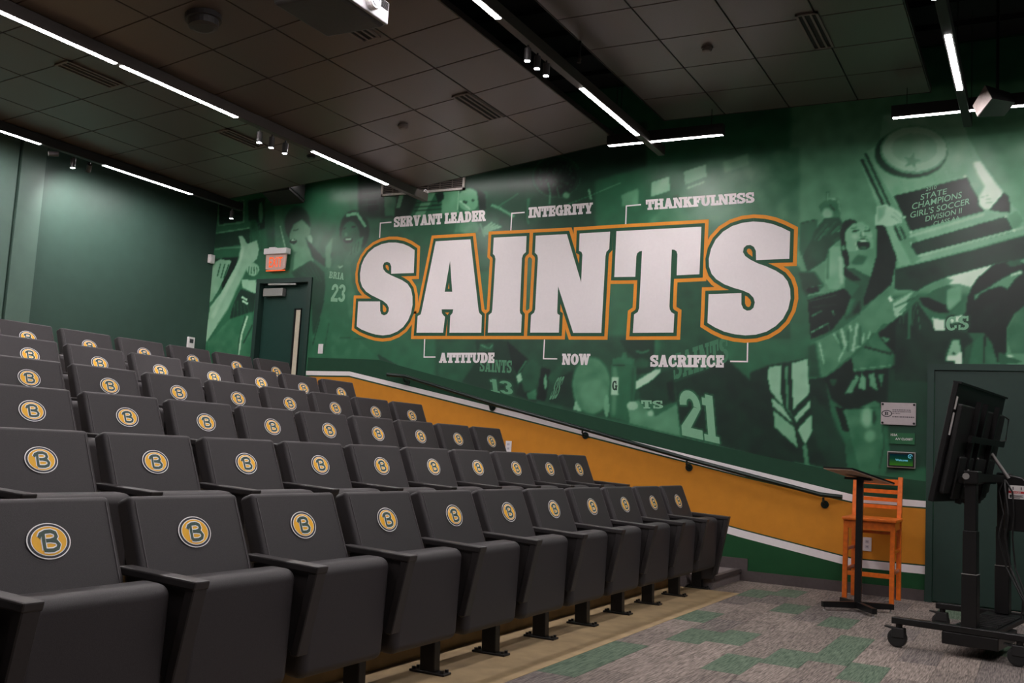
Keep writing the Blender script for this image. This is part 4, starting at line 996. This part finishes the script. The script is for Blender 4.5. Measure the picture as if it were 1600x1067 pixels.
MB().box(.02, w-.02, -.0385, -.0382, .02, h-.022, sm).build('display', t)
SCY = emis('screen_cyan', lin((120, 210, 235)), .9)
label_text(t, 'Welcome', .3*w, .42*h, .018, SCY, -.0392)
mb = MB()
for q in ring(.82*w, .74*h, .018, .018, .014, .014, 0, 300, 16)+[R(.80*w, .68*h, .812*w, .79*h), R(.825*w, .68*h, .837*w, .79*h)]: mb.poly([(p[0], -.0392, p[1]) for p in q], SCY)
link('screen_logo', mb.flat('screen_logo'), t)

# ================================================================== PROJECTOR
t = thing('projector', 'white fronted projector on a ceiling pole', 'projector', (-4.0, -4.65, 3.75))
MB().box(-.245, .24, -.28, .27, 0, .17, mat('projector_grey', (58, 58, 62), .5)).build('body', t, bevel=.035, seg=4, smooth=True)
fr = MB().box(.235, .262, -.265, .255, .012, .16, mat('projector_front', (132, 130, 134), .45)).build('front_panel', t, bevel=.008)
MB().tube([(.255, .06, .095), (.285, .06, .095), (.30, .06, .095)], [.062, .062, .055], PLASTW, 20).build('lens_ring', fr)
MB().tube([(.29, .06, .095), (.306, .06, .095)], [.046, .040], mat('lens_glass', (30, 34, 60), .1), 20).build('lens', fr)
for i in range(6): MB().box(.262, .266, .15, .24, .10+i*.009, .104+i*.009, SLOT).build('vent_slat', fr)
MB().cyl((0, 0, .17), (0, 0, ZT-3.75), .025, BLACKM, 12).build('mount_pole', t)
MB().box(-.1, .1, -.1, .1, .168, .19, BLACKM).build('mount_plate', t)

# tilted speaker hanging near the wall
A_ = [onY((1540, 133), -1.02), onY((1551, 154), -1.06), onY((1528, 183), -1.02), onY((1520, 166), -.98)]
bk_ = np.array([.17, .25, .04])
t = thing('hanging_speaker', 'tilted box speaker with pale grille hanging beside the wall lights', 'speaker', tuple(np.mean(A_, 0)))
ce = np.mean(A_, 0)
fa = [p-ce for p in A_]; ba = [(p-ce)*.75+bk_ for p in A_]
MB().hexa([tuple(p) for p in fa], [tuple(p) for p in ba], BLACKP).build('cabinet', t)
nrm = np.cross(fa[1]-fa[0], fa[3]-fa[0]); nrm /= np.linalg.norm(nrm)
if np.dot(nrm, bk_) > 0: nrm = -nrm
gm = mat('speaker_grille', (150, 138, 134), .6, noise=.3, scale=300)
MB().hexa([tuple(p*.97) for p in fa], [tuple(p*.97+nrm*.008) for p in fa], gm).build('grille', t)
MB().cyl(tuple(bk_*.6), tuple(bk_*.6+np.array([0, 0, ZT-ce[2]-.05])), .012, BLACKM, 8).build('mount_pole', t)

# ================================================================== BAR STOOL
t = thing('bar_stool', 'orange wooden ladder-back bar stool standing against the wall', 'bar stool', (-1.28, -.37, 0))
def st(n, mb, **k): return mb.build(n, t, **k)
LX, RX, FY, BY = -.195, .175, -.21, .20
def post(x, y, x2, y2, z0, z1, s=.019): return MB().hexa([(x-s, y-s, z0), (x+s, y-s, z0), (x+s, y+s, z0), (x-s, y+s, z0)], [(x2-s, y2-s, z1), (x2+s, y2-s, z1), (x2+s, y2+s, z1), (x2-s, y2+s, z1)], WOOD)
st('leg', post(LX, FY, LX, FY+.01, 0, .668), bevel=.003, seg=1); st('leg', post(RX, FY, RX, FY+.01, 0, .668), bevel=.003, seg=1)
for x in (LX, RX):
    st('leg', post(x, BY+.03, x, BY, 0, .69), bevel=.003, seg=1); st('back_post', post(x, BY, x, BY+.055, .69, 1.04), bevel=.003, seg=1)
st('seat', MB().box(LX-.03, RX+.03, FY-.03, BY+.01, .665, .692, WOOD), bevel=.008)
st('apron', MB().box(LX, RX, FY-.01, FY+.012, .60, .665, WOOD)); st('apron', MB().box(LX-.01, LX+.012, FY, BY, .60, .665, WOOD)); st('apron', MB().box(RX-.012, RX+.01, FY, BY, .60, .665, WOOD))
for z, hh, f in ((.993, .05, .95), (.91, .034, .7), (.842, .032, .5), (.78, .030, .3)):
    y = BY+.055*((z-.69)/.35); mb = MB(); N = 6
    for i in range(N):
        u0, u1 = i/N, (i+1)/N; c = lambda u: y+.02*math.sin(math.pi*u)
        xa, xb = LX+(RX-LX)*u0, LX+(RX-LX)*u1
        mb.hexa([(xa, c(u0)-.009, z-hh/2), (xb, c(u1)-.009, z-hh/2), (xb, c(u1)+.009, z-hh/2), (xa, c(u0)+.009, z-hh/2)], [(xa, c(u0)-.009, z+hh/2), (xb, c(u1)-.009, z+hh/2), (xb, c(u1)+.009, z+hh/2), (xa, c(u0)+.009, z+hh/2)], WOOD)
    st('back_slat', mb)
st('stretcher', MB().box(LX, RX, FY-.012, FY+.01, .215, .25, WOOD)); st('stretcher', MB().box(LX, RX, BY, BY+.02, .545, .57, WOOD))
for x in (LX, RX): st('stretcher', MB().box(x-.009, x+.009, FY, BY+.02, .24, .27, WOOD)); 
for x in (LX, RX): st('stretcher', MB().box(x-.009, x+.009, FY, BY+.02, .41, .435, WOOD))

# ================================================================== PEDESTAL TABLE
t = thing('lectern_table', 'slim black pedestal lectern with tilted top and cross base', 'lectern', (-1.281, -1.144, 0))
tl = np.array([-1.281, -1.144, 0.])
La, Ta, Ra = onY((1286, 731), -1.27), onY((1332, 733.6), -1.50), onY((1398, 756.6), -1.02); Ba = La+Ra-Ta
cor = [p-tl for p in (La, Ta, Ra, Ba)]
mb = MB().hexa([tuple(p) for p in cor], [tuple(p+np.array([0, 0, .012])) for p in cor], BLACKM); mb.build('top_surface', t)
mb = MB(); und = mat('table_underside', (176, 152, 136), .5, noise=.08); cc = np.mean(cor, 0)
mb.hexa([tuple(cc+(p-cc)*.985-np.array([0, 0, .006])) for p in cor], [tuple(cc+(p-cc)*.985) for p in cor], und); tb = mb.build('underside', t)
MB().box(-.024, .024, -.024, .024, .05, cc[2]-.01, BLACKM).build('post', t)
MB().box(cc[0]-.10, cc[0]+.10, cc[1]-.05, cc[1]+.05, cc[2]-.03, cc[2]-.012, BLACKM).build('top_bracket', t)
ang = math.atan2(.55, .83)
for k in range(4):
    a_ = ang+k*math.pi/2; d = Vector((math.cos(a_), math.sin(a_), 0)); n_ = Vector((-d.y, d.x, 0))*.02; e_ = d*.285
    mb = MB().hexa([n_*-1+Vector((0, 0, .025)), e_-n_+Vector((0, 0, .025)), e_+n_+Vector((0, 0, .025)), n_+Vector((0, 0, .025))], [n_*-1+Vector((0, 0, .075)), e_-n_+Vector((0, 0, .065)), e_+n_+Vector((0, 0, .065)), n_+Vector((0, 0, .075))], BLACKM)
    f_ = mb.build('base_arm', t); MB().tube([e_*.93+Vector((0, 0, .026)), e_*.93+Vector((0, 0, .008)), e_*.93], [.006, .006, .014], METALG, 10).build('levelling_foot', f_)

# ================================================================== DISPLAY CART
CB = mat('cart_black', (19, 18, 19), .4, metal=.15); CR = mat('caster_rubber', (22, 22, 23), .5)
t = thing('display_cart', 'black wheeled cart with two lift columns and a motor box', 'cart', (-.85, -2.56, 0), math.atan2(-.165, .986))
def ct(n, mb, par=None, **k): return mb.build(n, par or t, **k)
for y in (0, 1.02): ct('base_rail', MB().box(0, .80, y-.03, y+.03, .145, .185, CB), bevel=.004, seg=1)
ct('cross_member', MB().box(.34, .60, .03, .99, .150, .175, CB)); ct('vent_plate', MB().box(.36, .58, .08, .80, .176, .182, CB))
for i in range(8): ct('vent_rib', MB().box(.37, .57, .12+i*.08, .14+i*.08, .182, .188, SHELL))
ct('ballast_box', MB().box(.30, .62, -.03, .5, .07, .145, CB), bevel=.005, seg=1)
for x in (.03, .72):
    for y in (0, 1.02):
        ca_ = ct('caster', MB().tube([(x, y-.014, .058), (x, y-.02, .058), (x, y-.022, .058)][::-1]+[(x, y+.014, .058), (x, y+.022, .058)], [.046, .056, .058, .058, .048], CR, 22))
        MB().hexa([(x-.03, y-.028, .06), (x+.05, y-.028, .06), (x+.05, y+.028, .06), (x-.03, y+.028, .06)], [(x-.03, y-.028, .122), (x+.045, y-.028, .122), (x+.045, y+.028, .122), (x-.03, y+.028, .122)], SHELL).build('caster_fork', ca_, bevel=.004, seg=1)
        MB().cyl((x+.01, y, .12), (x+.01, y, .148), .02, CB, 12).build('caster_stem', ca_)
        MB().hexa([(x-.075, y-.022, .118), (x-.02, y-.022, .108), (x-.02, y+.022, .108), (x-.075, y+.022, .118)], [(x-.075, y-.022, .125), (x-.02, y-.022, .12), (x-.02, y+.022, .12), (x-.075, y+.022, .125)], SHELL).build('brake_lever', ca_)
for y in (0.03, .93):
    co = ct('lift_column', MB().box(.405, .495, y-.04, y+.04, .18, .50, CB), bevel=.004, seg=1)
    MB().box(.410, .490, y-.036, y+.036, .50, .76, CB).build('column_stage', co, bevel=.003, seg=1)
    MB().box(.416, .484, y-.032, y+.032, .76, 1.06, CB).build('column_stage', co, bevel=.003, seg=1)
    MB().box(.404, .496, y-.041, y+.041, .497, .501, METALG).build('stage_collar', co)
    ct('mount_head', MB().box(.415, .50, y-.05, y+.05, 1.045, 1.125, CB), bevel=.006, seg=1)
    ct('pivot_bolt', MB().cyl((.43, y-.056, 1.09), (.43, y-.04, 1.09), .020, METALG, 16))
ct('cross_beam', MB().box(.43, .48, .03, .93, 1.06, 1.11, CB))
mo_ = ct('motor_box', MB().prism([(.47, .74), (.66, .74), (.66, 1.02), (.58, 1.10), (.47, 1.12)], 1, .84, .97, CB), bevel=.006, seg=1)
LBL = mat('warning_label', (222, 218, 216), .5, noise=.02)
MB().box(.50, .60, .8375, .839, .955, 1.045, LBL).build('warning_label', mo_)
mb = MB().poly([(.50, .8365, .992), (.60, .8365, .992), (.60, .8365, 1.007), (.50, .8365, 1.007)], mat('warning_red', (196, 40, 44), .5))
link('warning_band', mb.flat('warning_band'), mo_)
label_text(mo_, 'DANGER', .515, .994, .011, LBL, .8358)
mb = MB()
for a in ((.506, .52, .96, .982), (.53, .59, .978, .981), (.53, .585, .972, .975), (.53, .59, .966, .969), (.53, .57, .96, .963), (.525, .531, 1.015, 1.035), (.575, .581, 1.015, 1.035)):
    mb.poly([(a[0], .8365, a[2]), (a[1], .8365, a[2]), (a[1], .8365, a[3]), (a[0], .8365, a[3])], INK)
link('label_print', mb.flat('label_print'), mo_)
ct('side_grip', MB().box(.655, .69, .85, .96, .78, 1.03, mat('grip_grey', (92, 90, 88), .5)))
ct('gas_strut', MB().cyl((.40, .80, 1.25), (.50, .84, 1.09), .012, METALG, 10))
for i, (x, y, w_) in enumerate(((.52, .80, .03), (.545, .83, .015), (.50, .78, .045))):
    ct('power_cable', MB().tube([(.48, y, 1.08), (x-w_, y-.02, 1.0), (x-w_*.3, y-.03, .85), (x-w_, y-.02, .7), (x, y, .5), (x+.06+w_, y-.02, .3), (x+.09, y, .18)], .009 if i == 0 else .006, CR, 6))
# the display itself, screen towards the seats
t2 = thing('wide_display', 'large black flat display tilted back on the wheeled cart, seen from behind', 'display', (-.85, -2.56, 0), math.atan2(-.165, .986))
tv0, tv1 = Vector((.262, 0, .926)), Vector((.404, 0, 1.656)); ud = (tv1-tv0).normalized(); nd = Vector((ud.z, 0, -ud.x))
def tp(s, d, y): v_ = tv0+ud*s+nd*d; return (v_.x, y, v_.z)
TH = (tv1-tv0).length
def slab(n, s0, s1, d0, d1, y0, y1, m, par=t2, **k):
    return MB().hexa([tp(s0, d0, y0), tp(s0, d1, y0), tp(s0, d1, y1), tp(s0, d0, y1)], [tp(s1, d0, y0), tp(s1, d1, y0), tp(s1, d1, y1), tp(s1, d0, y1)], m).build(n, par, **k)
Y0_, Y1_ = -.16, 1.14
pn = slab('panel', 0, TH, -.02, .015, Y0_, Y1_, CB, bevel=.004, seg=1)
slab('screen', .01, TH-.01, -.0215, -.0195, Y0_+.01, Y1_-.01, mat('screen_off', (8, 8, 10), .08), pn)
bkc = slab('back_cover', .06, .62, .015, .05, Y0_+.05, Y1_-.05, SHELL, bevel=.01)
slab('back_bulge', .03, .30, .05, .07, Y0_+.2, Y1_-.2, SHELL, bevel=.01)
for y in (.22, .40, .74): slab('mount_rail', .0, .66, .05, .082, y-.02, y+.02, CB)
slab('mount_crossbar', .40, .44, .08, .105, .05, .98, CB); slab('mount_crossbar', .14, .18, .08, .105, .05, .98, CB)
slab('edge_label', .42, .56, .0155, .017, Y0_+.008, Y0_+.045, LBL); slab('edge_label', .58, .66, .0155, .017, Y0_+.008, Y0_+.045, LBL)
slab('top_trim', TH-.004, TH+.008, -.02, .03, Y0_, Y1_, BLACKM)
h_ = MB().tube([tp(.62, .02, Y1_-.02), tp(.60, .06, Y1_+.02), tp(.45, .07, Y1_+.02), tp(.43, .03, Y1_-.02)], .006, CB, 6).build('carry_handle', t2)
for s_, y in ((.22, .22), (.3, .4), (.12, .22)): MB().cyl(tp(s_, .08, y), tp(s_, .09, y), .008, METALG, 8).build('mount_screw', t2)

# sprinkler head in the slot
q = onY((905, 92), -2.5)
t = thing('sprinkler_head', 'small sprinkler head in the dark slot beside the flat ceiling cloud', 'sprinkler', tuple(q))
MB().cyl((0, 0, 0), (0, 0, ZT-q[2]), .012, BLACKM, 8).build('drop_pipe', t); MB().tube([(0, 0, 0), (0, 0, -.03), (0, 0, -.032)], [.018, .012, .02], BAR, 10).build('deflector', t)
